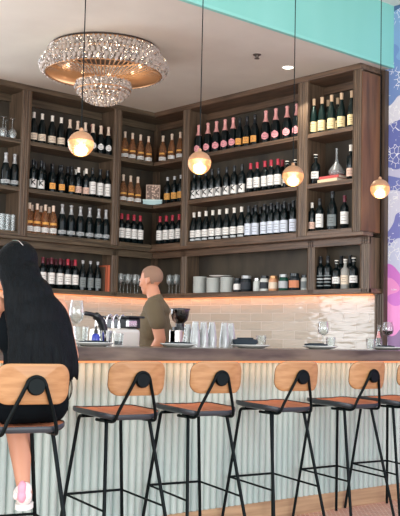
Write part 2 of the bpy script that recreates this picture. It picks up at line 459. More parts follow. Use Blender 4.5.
# ------------------------------------------------------------------ bar
BAR = thing('bar_counter', 'long bar counter front with pale green reeded panel behind the stools', 'bar counter')
bm = bmesh.new(); box(bm, 1.2, WU - .005, VB + .03, VB + .08, .115, 1.02); obj('core_panel', bm, KICK, BAR)
bm = bmesh.new()
pitch = .0535; n = int((WU - .01 - 1.2) / pitch); pts = []
for k in range(n):
    u = 1.2 + pitch * k
    for a in range(0, 8):
        th = PI * a / 7
        pts.append((u + pitch / 2 - math.cos(th) * pitch * .47, VB + .024 - math.sin(th) * .024))
pts += [(1.2 + pitch * n, VB + .03), (1.2, VB + .03)]
A = [bm.verts.new((x, y, .115)) for x, y in pts]; B_ = [bm.verts.new((x, y, 1.022)) for x, y in pts]
for i in range(len(pts)): bm.faces.new([A[i], A[(i + 1) % len(pts)], B_[(i + 1) % len(pts)], B_[i]])
bm.faces.new(A); bm.faces.new(B_)
obj('reeded_panel', bm, REED, BAR, smooth=50)
bm = bmesh.new(); box(bm, 1.2, WU - .005, VB - .006, VB + .08, 0, .115); obj('kickboard', bm, KICK, BAR, bevel=.003)
bm = bmesh.new()
for u in (1.3, 3.0, 4.8, 6.7): box(bm, u, u + .03, VB + .08, 4.88, 0, 1.02)
box(bm, 1.2, WU - .01, VB + .08, 4.86, .45, .47)
obj('carcass', bm, KICK, BAR)
bm = bmesh.new(); box(bm, 1.2, WU - .004, VB - .22, 4.90, 1.0252, 1.1)
tag(obj('bar_worktop', bm, SLAB, bevel=.005), 'long dark polished wooden bar top running across the picture', 'worktop')
WC = thing('work_counter', 'low steel work counter on the bartender side of the bar', 'counter')
bm = bmesh.new(); box(bm, 2.6, 5.6, 4.902, 5.33, .85, .88); obj('worktop', bm, STEEL, WC, bevel=.003)
bm = bmesh.new()
for u in (2.65, 3.6, 4.6, 5.55):
    for v in (4.93, 5.28): box(bm, u - .02, u + .02, v - .02, v + .02, 0, .85)
obj('support', bm, STEEL, WC)
WZ = .88; BZ = 1.1

# ------------------------------------------------------------------ stools
def rrect(hw, hd, r, n=5, taper=0):
    out = []
    for cx, cy, a0 in ((hw - r, hd - r, 0), (-(hw - r), hd - r, 90), (-(hw - r), -(hd - r), 180), (hw - r, -(hd - r), 270)):
        for k in range(n + 1):
            a = math.radians(a0 + 90 * k / n); out.append((cx + r * math.cos(a), cy + r * math.sin(a)))
    return out


def make_stool():
    t = thing('bar_stool', '', 'bar stool')
    ta, tf, tr, fa, ff, fr, zt = .129, .163, -.131, .208, .237, -.273, .729
    # seat: dished plywood shell, radial grid
    out = rrect(.185, .19, .085, 6)
    def sz(x, y): return .746 + .022 * (x / .19) ** 2 + .012 * max(0, y / .19) ** 2 - .006 * max(0, -y / .19)
    bm = bmesh.new(); rings = []
    for s_ in (.25, .5, .75, .92, 1.0):
        rings.append([bm.verts.new((x * s_, y * s_, sz(x * s_, y * s_) + .012 - (.004 if s_ == 1 else 0))) for x, y in out])
    c0 = bm.verts.new((0, 0, sz(0, 0) + .012)); n = len(out)
    for i in range(n): bm.faces.new([c0, rings[0][i], rings[0][(i + 1) % n]])
    for A, B in zip(rings, rings[1:]):
        for i in range(n): bm.faces.new([A[i], B[i], B[(i + 1) % n], A[(i + 1) % n]])
    lo = [bm.verts.new((x * 1.0, y * 1.0, sz(x, y) + .004)) for x, y in out]
    for i in range(n): bm.faces.new([rings[-1][i], lo[i], lo[(i + 1) % n], rings[-1][(i + 1) % n]])
    obj('seat_top', bm, SEATW, t, smooth=60)
    bm = bmesh.new(); rings = []
    for s_, dz in ((1.004, .013), (1.016, .008), (1.015, -.006), (.99, -.014), (.8, -.018), (.4, -.018)):
        rings.append([bm.verts.new((x * s_, y * s_, sz(x * min(s_, 1), y * min(s_, 1)) + dz)) for x, y in out])
    for A, B in zip(rings, rings[1:]):
        for i in range(n): bm.faces.new([A[i], B[i], B[(i + 1) % n], A[(i + 1) % n]])
    bm.faces.new(rings[-1])
    obj('seat_shell', bm, UNDER, t, smooth=50)
    # backrest, slightly curved round the sitter and leaning back
    bm = bmesh.new(); BO = rrect(.17, .088, .06, 6)
    def bp_(x, z, off): return Vector((x, -.205 - .045 * (1 - (x / .17) ** 2) - .16 * (z) * .6 + off, .945 + z))
    F, K = [], []
    for off, dst in ((.006, F), (-.006, K)):
        for s_ in (.0, .3, .6, .85, .97, 1):
            o_ = off * (1 if s_ < 1 else .4)
            dst.append([bm.verts.new(bp_(x * s_, z * s_, o_)) for x, z in BO] if s_ else [bm.verts.new(bp_(0, 0, o_))])
    n = len(BO)
    for G, fl in ((F, 0), (K, 0)):
        for i in range(n): bm.faces.new([G[0][0], G[1][i], G[1][(i + 1) % n]])
        for A, B in zip(G[1:], G[2:]):
            for i in range(n): bm.faces.new([A[i], B[i], B[(i + 1) % n], A[(i + 1) % n]])
    for i in range(n):
        f = bm.faces.new([F[-1][i], K[-1][i], K[-1][(i + 1) % n], F[-1][(i + 1) % n]]); f.material_index = 1
    obj('backrest', bm, [OAK, OAKE], t, smooth=50)
    # bracket loop rising from under the seat to the disc
    ydisc = -.262
    pts = [(-.125, -.02, .724), (-.125, -.14, .724), (-.122, -.2, .732), (-.105, -.222, .79), (-.05, -.262, .925)]
    arc = [(-.043 * math.cos(a), -.266, .935 + .043 * math.sin(a)) for a in [math.radians(k) for k in (20, 50, 90, 130, 160)]]
    full = pts + arc + [(-p[0], p[1], p[2]) for p in reversed(pts)]
    bm = bmesh.new(); tube(bm, smooth_path(full, 5), .0085, 10); obj('back_bracket', bm, BLACK, t, smooth=60)
    bm = bmesh.new(); Mx = Matrix.Translation((0, -.262, .937)) @ Matrix.Rotation(PI / 2 - .1, 4, 'X')
    lathe(bm, [(0, -.012), (.036, -.012), (.039, -.008), (.039, .008), (.036, .012), (0, .012)], 24, M=Mx); obj('bracket_disc', bm, BLACK, t, smooth=50)
    # legs
    for sx in (-1, 1):
        for ty, fy in ((tf, ff), (tr, fr)):
            a = Vector((sx * ta, ty, zt)); b = Vector((sx * fa, fy, .004))
            bm = bmesh.new(); mid = a + Vector((0, -.05 * (1 if ty > 0 else -1), .004))
            tube(bm, round_poly([mid, a, b], .02), .0095, 10); obj('leg', bm, BLACK, t, smooth=60)
    def legp(sx, k, z):
        ty, fy = ((tf, ff), (tr, fr))[k]; s_ = (zt - z) / zt
        return Vector((sx * (ta + s_ * (fa - ta)), ty + s_ * (fy - ty), z))
    bm = bmesh.new(); tube(bm, [legp(-1, 0, .312), legp(1, 0, .312)], .007, 8); obj('footrest_bar', bm, BLACK, t, smooth=60)
    for sx in (-1, 1):
        bm = bmesh.new(); tube(bm, [legp(sx, 0, .312), legp(sx, 1, .285)], .006, 8); obj('side_bar', bm, BLACK, t, smooth=60)
    bm = bmesh.new()
    for y in (.113, -.081): tube(bm, [(-.125, y, .732), (.125, y, .732)], .008, 8)
    obj('under_frame', bm, BLACK, t, smooth=60)
    return t


spots = [(2.403, 3.881, .245, 'bar stool the long-haired woman sits on, pulled out from the bar'),
         (3.218, 4.235, .12, 'empty bar stool next to the seated woman, first to her right'),
         (3.786, 4.235, .16, 'empty bar stool below the cluster of stacked tall glasses'),
         (4.428, 4.231, .108, 'empty bar stool in the gap between the second and third pendant lamps'),
         (5.087, 4.233, .044, 'empty bar stool below the place setting with the empty wine glass'),
         (5.62, 4.236, .11, 'empty bar stool cut by the right edge of the photo')]
st0 = make_stool()
for i, (x, y, a, lb) in enumerate(spots):
    o = st0 if i == 0 else dup(st0, (0, 0, 0), 0)
    o.location = (x, y - (.022 if i else 0), 0); o.rotation_euler = (0, 0, -a); o['label'] = lb; o['group'] = 'bar stools along the counter'

# ------------------------------------------------------------------ bottles
GREEN = mat('dark_bottle_glass', (8, 19, 21), .1, spec=.45)
GREEN2 = mat('green_bottle_glass', (16, 34, 32), .08, spec=.6)
ROSE = mat('rose_wine_glass', (240, 184, 140), .04, 0, .88, 1.2)
CLEARB = mat('clear_spirit_glass', (206, 204, 196), .06, 0, .5)
CAPM = {k: mat('foil_' + k, c, r, mt) for k, (c, r, mt) in dict(white=((232, 226, 214), .5, 0), cream=((222, 205, 178), .45, 0), silver=((176, 178, 178), .4, .35), palegold=((226, 204, 182), .4, .1),
        pink=((226, 160, 154), .4, .15), red=((168, 40, 58), .4, 0), darkred=((96, 30, 44), .4, 0), black=((20, 26, 30), .3, 0), tan=((214, 184, 148), .5, 0)).items()}
LABM = {k: mat('label_' + k, c, .7) for k, c in dict(white=(232, 230, 224), cream=(226, 208, 184), peach=(232, 196, 176), orange=(236, 166, 84), pink=(232, 156, 160), yellow=(226, 204, 152), grey=(120, 128, 128),
        silver=(184, 188, 188), bluewhite=(206, 214, 226), amber=(220, 160, 80), dark=(46, 52, 58)).items()}
INK = mat('label_ink', (60, 56, 56), .7); INKK = mat('label_bold_ink', (18, 20, 22), .7); INKB = mat('label_blue_ink', (130, 140, 165), .7)
PROF = {
 'bordeaux': [(0, .004), (.03, 0), (.0365, .006), (.0372, .19), (.034, .207), (.024, .22), (.0155, .236), (.0145, .292), (.016, .294), (.016, .303), (0, .303)],
 'burgundy': [(0, .004), (.032, 0), (.0395, .006), (.040, .15), (.037, .175), (.028, .205), (.018, .232), (.0145, .25), (.0145, .292), (.016, .294), (.016, .302), (0, .302)],
 'champagne': [(0, .004), (.036, 0), (.0435, .006), (.0445, .14), (.042, .168), (.032, .2), (.021, .23), (.0148, .255), (.014, .30), (.0175, .303), (.0175, .316), (.012, .322), (0, .323)],
 'hock': [(0, .004), (.029, 0), (.037, .006), (.0375, .14), (.034, .18), (.025, .225), (.017, .262), (.0145, .28), (.0145, .33), (.016, .332), (.016, .34), (0, .34)],
 'spirit': [(0, .004), (.034, 0), (.039, .006), (.039, .155), (.034, .175), (.018, .19), (.014, .2), (.014, .235), (.018, .236), (.018, .262), (0, .262)],
 'squat': [(0, .004), (.04, 0), (.045, .006), (.046, .13), (.04, .16), (.022, .185), (.016, .2), (.016, .235), (.02, .236), (.02, .265), (0, .265)],
}
SHW = {'bordeaux': (.245, .305), 'burgundy': (.238, .304), 'champagne': (.215, .325), 'hock': (.28, .342), 'spirit': (.232, .264), 'squat': (.23, .267)}


def rad_at(prof, z):
    for (r0, z0), (r1, z1) in zip(prof, prof[1:]):
        if z0 <= z <= z1 and z1 > z0: return r0 + (r1 - r0) * (z - z0) / (z1 - z0)
    return prof[-2][0]


def patch(bm, R, a0, a1, z0, z1, mi, seg=10, shape=None):
    """piece of cylinder centred on local -y; shape 'oval' trims it round"""
    rows = 6 if shape else 1
    prev = None
    for j in range(rows + 1):
        t = j / rows; z = z0 + (z1 - z0) * t
        w = math.sqrt(max(0.02, 1 - (2 * t - 1) ** 2)) if shape else 1
        ring = []
        for i in range(seg + 1):
            a = -PI / 2 + ((a0 + a1) / 2 + (a1 - a0) / 2 * w * (2 * i / seg - 1))
            ring.append(bm.verts.new((R * math.cos(a), R * math.sin(a), z)))
        if prev:
            for i in range(seg):
                f = bm.faces.new([prev[i], prev[i + 1], ring[i + 1], ring[i]]); f.material_index = mi
        prev = ring


def stroke(bm, R, p, q, w, mi):
    """bold stroke wrapped on the bottle; p, q are (arc metres, z)"""
    n = 4
    d = Vector((q[0] - p[0], q[1] - p[1])); nn = Vector((-d.y, d.x)).normalized() * w / 2
    prev = None
    for i in range(n + 1):
        c = Vector(p) + d * i / n
        pair = []
        for s_ in (1, -1):
            e_ = c + nn * s_; a = -PI / 2 + e_.x / R
            pair.append(bm.verts.new((R * math.cos(a), R * math.sin(a), e_.y)))
        if prev:
            f = bm.faces.new([prev[0], prev[1], pair[1], pair[0]]); f.material_index = mi
        prev = pair


def make_bottle(name, shape, glass, cap, caph, labels, k=False, lines=True, bow=False):
    """labels: (colour, z0, z1, half angle deg, oval)"""
    prof = PROF[shape]
    bm = bmesh.new(); lathe(bm, prof, 20)
    root = obj(name, bm, glass, smooth=50)
    if cap:
        top = prof[-1][1]
        z0 = top - caph; pts = [(rad_at(prof, z0) + .0012, z0)] + [(r + .0012, z) for r, z in prof if z > z0 + .004 and r > 0] + [(0, top + .0014)]
        bm = bmesh.new(); lathe(bm, pts, 16); obj('foil_capsule', bm, CAPM[cap], root, smooth=50)
    for (c, z0, z1, ha, oval) in labels:
        R = rad_at(prof, (z0 + z1) / 2) + .0009
        h = math.radians(ha); bm = bmesh.new(); patch(bm, R, -h, h, z0, z1, 0, shape=oval)
        if k:
            x0 = -.017; s_ = z0 + (z1 - z0) * .34; e_ = z1 - .004; mid = (s_ + e_) / 2; R2 = R + .0006
            stroke(bm, R2, (x0, s_), (x0, e_), .012, 1); stroke(bm, R2, (x0 + .004, mid), (.02, e_), .011, 1); stroke(bm, R2, (x0 + .004, mid), (.02, s_), .011, 1)
        elif lines and z1 - z0 > .03:
            n = 3
            for q in range(n):
                zz = z0 + (z1 - z0) * (.25 + .22 * q); w = h * (.5 if q != 1 else .3)
                patch(bm, R + .0005, -w, w, zz, zz + .0035, 1, seg=4)
        obj('label', bm, [LABM[c], INKK if k else INK], root, smooth=0)
    return root


W = 80
PROTO = {}
def proto(key, *a, **k): PROTO[key] = make_bottle(*a, **k)


proto('pinot', 'wine_bottle', 'burgundy', GREEN, 'white', .058, [('cream', .03, .095, W, None)])
proto('champ_silver', 'champagne_bottle', 'champagne', GREEN, 'silver', .1, [('silver', .025, .06, 70, None)])
proto('champ_gold', 'champagne_bottle', 'champagne', GREEN, 'palegold', .1, [('white', .045, .115, 45, 'oval')])
proto('champ_pink', 'champagne_bottle', 'champagne', GREEN, 'pink', .115, [('pink', .035, .105, 50, 'oval')])
proto('champ_orange', 'champagne_bottle', 'champagne', GREEN, 'black', .1, [('orange', .035, .1, 45, None)])
proto('kbottle', 'wine_bottle', 'bordeaux', GREEN, 'black', .06, [('white', .02, .105, 88, None)], k=True)
proto('redcap', 'wine_bottle', 'bordeaux', GREEN, 'red', .06, [('white', .05, .15, W, None)])
proto('darkredcap', 'wine_bottle', 'bordeaux', GREEN, 'darkred', .06, [('white', .045, .155, W, None)])
proto('blackcap_white', 'wine_bottle', 'bordeaux', GREEN, 'black', .06, [('white', .035, .16, W, None)])
proto('whitecap_white', 'wine_bottle', 'burgundy', GREEN, 'white', .05, [('white', .045, .115, W, None), ('silver', .012, .03, 50, None)])
proto('whitecap_peach', 'wine_bottle', 'bordeaux', GREEN, 'white', .055, [('peach', .03, .1, W, None)])
proto('bluewhite', 'wine_bottle', 'bordeaux', GREEN, 'black', .06, [('bluewhite', .02, .13, 90, None)])
proto('hock', 'wine_bottle', 'hock', GREEN2, 'tan', .062, [('yellow', .025, .12, W, None)])
proto('rose', 'rose_wine_bottle', 'champagne', ROSE, 'palegold', .075, [('white', .02, .06, 85, None), ('amber', .09, .11, 50, None)])
proto('rose_gold', 'rose_wine_bottle', 'burgundy', ROSE, 'palegold', .06, [('white', .02, .07, 85, None), ('amber', .1, .125, 60, None)])
proto('amberlabel', 'wine_bottle', 'bordeaux', GREEN, 'silver', .04, [('amber', .05, .12, W, None)])
proto('dark', 'wine_bottle', 'bordeaux', GREEN, 'black', .07, [('dark', .04, .14, 60, None)])
proto('darkgrey', 'wine_bottle', 'burgundy', GREEN, 'silver', .03, [('grey', .03, .13, 50, None)])
proto('darkplain', 'wine_bottle', 'bordeaux', GREEN, 'black', .07, [])
proto('textbottle', 'spirit_bottle', 'bordeaux', GREEN, 'black', .06, [('grey', .06, .075, 60, None), ('silver', .09, .103, 60, None), ('grey', .12, .13, 60, None), ('grey', .03, .04, 60, None)], lines=False)
proto('spirit_white', 'spirit_bottle', 'spirit', GREEN, 'white', .03, [('white', .05, .11, 60, None)])
proto('spirit_clear', 'spirit_bottle', 'spirit', CLEARB, 'white', .03, [('cream', .04, .12, 70, None)])
proto('spirit_long', 'spirit_bottle', 'bordeaux', GREEN, 'white', .05, [('white', .02, .15, 80, None)])
proto('magnum', 'wine_bottle', 'burgundy', GREEN, 'black', .05, [('grey', .03, .12, 60, None)])
used = {k: False for k in PROTO}


def bay_point(side, px, z, d):
    """front plane (with depth d into the shelf) of the left or right run"""
    # py guess is irrelevant to a vertical line; solve by stepping on the height
    py = 200
    for _ in range(6):
        p = hit(px, py, 1 if side == 'L' else 0, (VL if side == 'L' else UR) + d)
        # py for wanted z
        P = Vector((p.x, p.y, z)); c = P - Vector((0, 0, CAM_H)); dp = c.dot(fwd)
        py = 258 + FPX * c.dot(down) / dp
    return Vector((p.x, p.y, z))


ORD = ['first', 'second', 'third', 'fourth', 'fifth', 'sixth', 'seventh', 'eighth', 'ninth', 'tenth', 'eleventh']
NUM = ['', 'one', 'two', 'three', 'four', 'five', 'six', 'seven', 'eight', 'nine', 'ten', 'eleven']
BAYN = {'E': "far-left bay", 'A': "long left bay", 'C': "corner's left half", 'D': "corner's right half", 'W': "wide right bay", 'N': "narrow end bay"}
LEVN = {0: 'top shelf', 1: 'second shelf', 2: 'third shelf', 3: 'bottom shelf'}
SIDE = {'E': 'L', 'A': 'L', 'C': 'L', 'D': 'R', 'W': 'R', 'N': 'R'}


def put(key, pos, rz, label, group, s=None):
    src = PROTO[key]
    if not used[key]:
        o = src; used[key] = True; o.location = pos; o.rotation_euler = (0, 0, rz)
        if s: o.scale = (s,) * 3
        o['label'] = label; o['group'] = group
    else: o = dup(src, pos, rz, label, group, s)
    o['category'] = 'bottle'
    return o


LIM = {'E': (4.4, 4.937), 'A': (4.973, 6.028), 'C': (6.067, 9), 'D': (7.514, 9), 'W': (5.915, 7.476), 'N': (5.235, 5.876)}
LIMD = {'A': (5.06, hit(114.7, 280, 1, VL + .1).x - .018), 'N': (LOWR[2][1] - .03, (LOWR[1][0] + LOWR[1][1]) / 2 - .018)}


def row(bay, lev, key, pxs, desc, d=.085, s=None, rear=False):
    side = SIDE[bay]; z = (ZS + [ZD])[lev] + .0008
    if lev == 3: d = d + .1 - .012
    n = len(pxs)
    for i, px in enumerate(pxs):
        p = bay_point(side, px, z, d + random.uniform(-.003, .003))
        rr_ = .0375 if 'champ' not in key else .0445
        if key in ('pinot', 'whitecap_white', 'rose_gold', 'magnum', 'darkgrey'): rr_ = .041
        rr_ = rr_ * (s or 1) + .002
        lo_, hi_ = (LIMD if lev == 3 and bay in LIMD else LIM)[bay]; ax_ = 0 if side == 'L' else 1
        p[ax_] = min(max(p[ax_], lo_ + rr_), hi_ - rr_)
        rz = (-.38 if side == 'L' else -PI / 2 + .4) + random.uniform(-.12, .12)
        if n == 1: lb = f"single {desc[:-1] if desc.endswith('s') else desc}"
        else: lb = f"{ORD[i]} from left of {NUM[n]} {desc}"
        lb += f", {'rear row, ' if rear else ''}{BAYN[bay]}, {LEVN[lev]}"
        put(key, p, rz, lb, f"{desc} on the {BAYN[bay]}, {LEVN[lev]}", s)


RD = .2  # rear row depth
row('E', 1, 'champ_silver', [5, 15.5], 'silver-foil dark champagne bottles')
row('A', 0, 'pinot', [33, 41.5, 51.5, 60.5], 'white-capped cream-label bottles')
row('A', 0, 'champ_gold', [69.2, 76.95, 84.7, 92.45, 100.2, 107.9], 'gold-foil oval-label champagnes', s=.94)
row('A', 0, 'champ_pink', [91.5, 100.5], 'pink-foil champagnes', RD, rear=True)
row('A', 1, 'kbottle', [32.5, 40.5], 'bottles with large black K', s=.97)
row('A', 1, 'champ_orange', [52, 61.2, 71], 'orange-label dark champagnes', s=.9)
row('A', 1, 'darkplain', [35, 43, 51, 59, 67], 'tall plain dark bottles', RD, rear=True)
row('A', 1, 'whitecap_peach', [77.8, 85.5], 'white-capped peach-label bottles', s=.95)
row('A', 1, 'whitecap_peach', [75.5, 84], 'white-capped peach bottles', RD, s=.95, rear=True)
row('A', 1, 'blackcap_white', [92, 99.5, 107.5], 'dark bottles with tall white labels')
row('A', 2, 'rose_gold', [28.5, 36.3, 44.5, 52.5], 'gold-capped rosé bottles', s=.97)
row('A', 2, 'rose_gold', [31, 40, 48.3], 'gold-capped rosé bottles', RD, rear=True, s=.97)
row('A', 2, 'champ_silver', [61.5, 70.5, 79.7, 88.9, 98, 107], 'silver-foil dark champagnes')
row('A', 3, 'darkredcap', [42, 50.7, 59.3], 'dark-red-capped tall-label bottles')
row('A', 3, 'redcap', [67, 74.4], 'red-capped white-label bottles')
row('A', 3, 'darkredcap', [47, 55, 63, 70.7], 'dark-red-capped bottles', .172, rear=True)
row('A', 3, 'darkgrey', [82, 89.7, 97], 'dark grey-label bottles')
row('C', 0, 'rose', [124.5, 132, 140, 148], 'pale-necked rosé bottles', s=.9)
row('C', 1, 'rose', [122.7, 130, 137.3], 'pale-necked rosé bottles', s=.9)
row('C', 2, 'redcap', [121, 127.2, 133.4, 139.6], 'red-capped bottles')
row('D', 0, 'rose', [162.5, 171.5, 180], 'pale-necked rosé bottles', s=.9)
row('D', 1, 'amberlabel', [167, 174, 180.5], 'amber-label dark bottles', s=.95)
row('D', 2, 'redcap', [159.5, 165.8, 172, 178.6], 'red-capped bottles')
row('W', 0, 'champ_pink', [198.3, 207.5, 216, 224.7, 232.8], 'pink-label champagnes')
row('W', 0, 'champ_orange', [239.2, 246.6, 254.5], 'orange-label champagnes', s=.95)
row('W', 0, 'champ_pink', [265.5, 275.5, 286.8, 296.6], 'pink-label right-hand champagnes')
row('W', 1, 'kbottle', [191.8, 198.8, 205.2, 211.6, 218.2, 226.3, 234, 241.6], 'black K label bottles')
row('W', 1, 'redcap', [250.2, 256.8, 264.5, 270.8, 277.5], 'red-capped bottles', s=.96)
row('W', 1, 'redcap', [282], 'red-capped bottles', RD, rear=True)
row('W', 1, 'spirit_white', [286.8, 294.8], 'white-capped bottles by lamp', s=.98)
row('W', 2, 'whitecap_white', [192.2, 198.9, 205.6, 212.3, 219, 226.3, 233.8, 241.2], 'white-capped white-label bottles')
row('W', 2, 'bluewhite', [248.2, 255.3, 264, 270.7, 277.3, 284, 293], 'wide pale blue-label bottles')
row('W', 2, 'darkplain', [252, 260, 267.5, 274, 280.5, 289], 'plain dark bottles', RD, rear=True)
row('N', 0, 'hock', [313.6, 321.8, 331.3, 341.3, 351.6], 'slim yellow-label bottles', s=.97)
row('N', 0, 'hock', [318.3, 328, 337.5], 'slim yellow-label bottles', RD, rear=True, s=.97)
row('N', 1, 'spirit_white', [315.5], 'white-capped green bottles', s=1.05)
row('N', 1, 'whitecap_peach', [350.8], 'large dark bottles', s=1.02)
row('N', 2, 'whitecap_peach', [311.7], 'white-capped short bottles', s=.87)
row('N', 2, 'blackcap_white', [319.5], 'white-label bottles', s=.96)
row('N', 2, 'magnum', [332.2], 'large dark crest bottles', s=1.13)
row('N', 2, 'darkredcap', [344.4], 'grey-label bottles', s=.97)
row('N', 3, 'textbottle', [319, 327.6], 'dark bottles with lettered bands', s=.98)
row('N', 3, 'spirit_white', [336.3], 'arched white-label bottles')
row('N', 3, 'spirit_clear', [345], 'clear bottles')
row('N', 3, 'spirit_white', [353.6], 'white-label clear-topped bottles', s=1.03)
row('N', 3, 'darkplain', [341, 350], 'tall plain dark bottles', .172, rear=True)

for k_, o_ in PROTO.items():
    if not used[k_]:
        for c_ in list(o_.children): bpy.data.objects.remove(c_)
        bpy.data.objects.remove(o_)

# ------------------------------------------------------------------ glassware builders
def wineglass(bm, H=.21, rb=.042, inv=False, mi=0):
    p = [(.034, 0), (.034, .002), (.006, .006), (.0038, .012), (.0038, H * .45), (.012, H * .48), (rb * .85, H * .58), (rb, H * .7), (rb * .93, H * .85), (rb * .78, H), (rb * .76, H), (rb * .9, H * .84), (rb * .96, H * .7), (rb * .8, H * .59), (0, H * .49)]
    Mx = Matrix.Translation((0, 0, H)) @ Matrix.Rotation(PI, 4, 'X') if inv else None
    lathe(bm, p, 20, mi, M=Mx)


def tumbler_prof(H, r0, r1): return [(0, 0), (r0, 0), (r1, H), (r1 - .0018, H), (r0 - .002, .008), (0, .008)]


bm = bmesh.new(); wineglass(bm, .2, .042, True); ug = obj('wine_glass', bm, GLASSF, smooth=60)
k = 0
for px, d in ((2.5, .085), (12, .085), (5, .2)):
    p = bay_point('L', px, ZS[0] + .001, d)
    o = ug if k == 0 else dup(ug, p, 0)
    o.location = p; tag(o, f"upside-down wine glass, far-left bay top shelf, {ORD[k % 2]} in the {'front' if d < .1 else 'rear'} row", 'wine glass', 'upside-down wine glasses in the far-left bay'); k += 1
bm = bmesh.new(); lathe(bm, tumbler_prof(.155, .022, .0265), 18); tg = obj('highball_glass', bm, GLASSF, smooth=50)
k = 0
for d, pl in ((.06, [1.5, 6.9, 12.3]), (.16, [4, 9.5])):
    for i, px in enumerate(pl):
        p = bay_point('L', px, ZS[2] + .001, d)
        o = tg if k == 0 else dup(tg, p, 0)
        o.location = p; tag(o, f"highball glass, far-left bay third shelf, {ORD[i]} in the {'front' if d < .1 else 'rear'} row", 'glass', 'highball glasses in the far-left bay'); k += 1
bm = bmesh.new(); wineglass(bm, .2, .033); sg = obj('wine_glass', bm, GLASSF, smooth=60)
k = 0
for side, pl, nm in (('L', [120, 127.2, 134.4], "corner's left half"), ('R', [162, 169, 176], "corner's right half")):
    for d, dx in ((.165, 0), (.245, 3.2)):
        for i, px in enumerate(pl):
            p = bay_point(side, px + dx, ZD + .001, d)
            if p.x > WU - .065 or p.y > WV - .065: continue
            if side == 'R' and p.y > 7.95: continue
            o = sg if k == 0 else dup(sg, p, 0)
            o.location = p; tag(o, f"stemmed glass, {nm}, bottom shelf, {ORD[i]} in the {'front' if d < .2 else 'rear'} row", 'wine glass', 'stemmed glasses on the bottom shelf of the corner'); k += 1

# books -------------------------------------------------------------
def book(name, w, h, t, c, label, loc, rot=(0, 0, 0), group=None):
    r = thing(name, label, 'book', loc, 0, group); r.rotation_euler = rot
    cv = mat('cover_%d_%d_%d' % c, c, .6)
    bm = bmesh.new(); box(bm, 0, t, 0, .003, 0, h)
    bm2 = bmesh.new(); box(bm2, .002, t - .002, .003, w - .003, .003, h - .003)
    box(bm, 0, .0018, 0, w, 0, h); box(bm, t - .0018, t, 0, w, 0, h)
    obj('cover', bm, cv, r); obj('pages', bm2, mat('paper', (228, 216, 196), .8), r)
    return r


pz = ZD + .001
p = bay_point('L', 101, pz, .12); p.x += .034
for i, (t, h, c, nm) in enumerate(((.02, .25, (84, 66, 52), 'thin brown book beside the dark bottles on the left bottom shelf'), (.024, .262, (176, 92, 62), 'brick-orange book standing in the middle of three on the bottom shelf'), (.038, .272, (200, 104, 74), 'thick bright orange book nearest the corner on the bottom shelf'))):
    book('book', .145, h, t, c, nm, (p.x, VL + .13, pz), group='upright books on the left bottom shelf'); p.x += t + .002
# stacked books under the decanter
p = bay_point('R', 333, ZS[1] + .001, .15)
bk = [((236, 214, 176), .036, 'cream book at the bottom of the pile under the decanter'), ((206, 92, 88), .026, 'red book on top of the pile under the decanter')]
z = ZS[1] + .001
for i, (c, t, nm) in enumerate(bk):
    b = book('book', .19, .225, t, c, nm, (p.x - .095 + .008 * i, p.y + .1 - .01 * i, z + t), group='books lying under the decanter')
    # lie flat: thickness axis -> z, height axis along -v
    b.rotation_euler = Matrix(((0, 1, 0), (0, 0, -1), (-1, 0, 0))).to_euler()
    z += t + .001
bm = bmesh.new()
lathe(bm, [(0, .003), (.05, 0), (.085, .02), (.088, .05), (.06, .085), (.025, .12), (.015, .16), (.013, .22), (.017, .25), (.015, .25), (.011, .22), (.013, .16), (.022, .12), (.057, .085), (.084, .05), (.05, .006), (0, .006)], 24)
dec = obj('decanter', bm, GLASSF, smooth=60, loc=(p.x, p.y - .04, z)); dec.scale = (.8, .8, 1); tag(dec, 'clear glass decanter with a long neck standing on the stacked books', 'decanter')

# framed picture and pale blue box in the corner ---------------------
pa = bay_point('L', 148, ZS[1], .17); pb = bay_point('R', 160, ZS[1], .14)
ang = math.radians(-43)
M_, N_, L_, B_2 = nodes_of('speckled_print')
tc = N_.new('ShaderNodeTexCoord'); vo = N_.new('ShaderNodeTexVoronoi'); vo.inputs['Scale'].default_value = 42; cr = N_.new('ShaderNodeValToRGB')
cr.color_ramp.elements[0].position = .2; cr.color_ramp.elements[0].color = lin((214, 182, 158)); cr.color_ramp.elements[1].position = .5; cr.color_ramp.elements[1].color = lin((110, 88, 76))
L_.new(tc.outputs['Object'], vo.inputs[0]); L_.new(vo.outputs[0], cr.inputs[0]); L_.new(cr.outputs[0], B_2.inputs['Base Color'])
PRINT = M_
ctr = Vector((6.535, 8.015, 0)); z = ZS[1] + .001
bx = thing('gift_box', 'pale blue box under the framed print in the corner of the shelves', 'box', (ctr.x, ctr.y, z), ang)
bm = bmesh.new(); box(bm, -.1, .1, -.03, .09, 0, .04); obj('base', bm, mat('pale_blue_card', (172, 200, 200), .6), bx)
bm = bmesh.new(); box(bm, -.104, .104, -.034, .094, .04, .055); obj('lid', bm, mat('pale_blue_lid', (190, 214, 212), .6), bx)
fr_ = thing('framed_print', 'small square framed brown speckled print standing on the pale blue box', 'picture', (ctr.x, ctr.y, z + .056), ang)
bm = bmesh.new()
hw, hh, ft = .075, .165, .008
box(bm, -hw, hw, .03, .045, 0, ft); box(bm, -hw, hw, .03, .045, hh - ft, hh); box(bm, -hw, -hw + ft, .03, .045, ft, hh - ft); box(bm, hw - ft, hw, .03, .045, ft, hh - ft)
obj('frame', bm, mat('thin_frame', (186, 160, 140), .5), fr_)
bm = bmesh.new(); box(bm, -hw + ft, hw - ft, .035, .042, ft, hh - ft); obj('print', bm, PRINT, fr_)

# plates and jars on the wide bay's bottom shelf ----------------------
def plate_prof(r, h=.02): return [(0, 0), (r * .6, 0), (r, h * .8), (r, h), (r * .62, h * .35), (0, h * .3)]


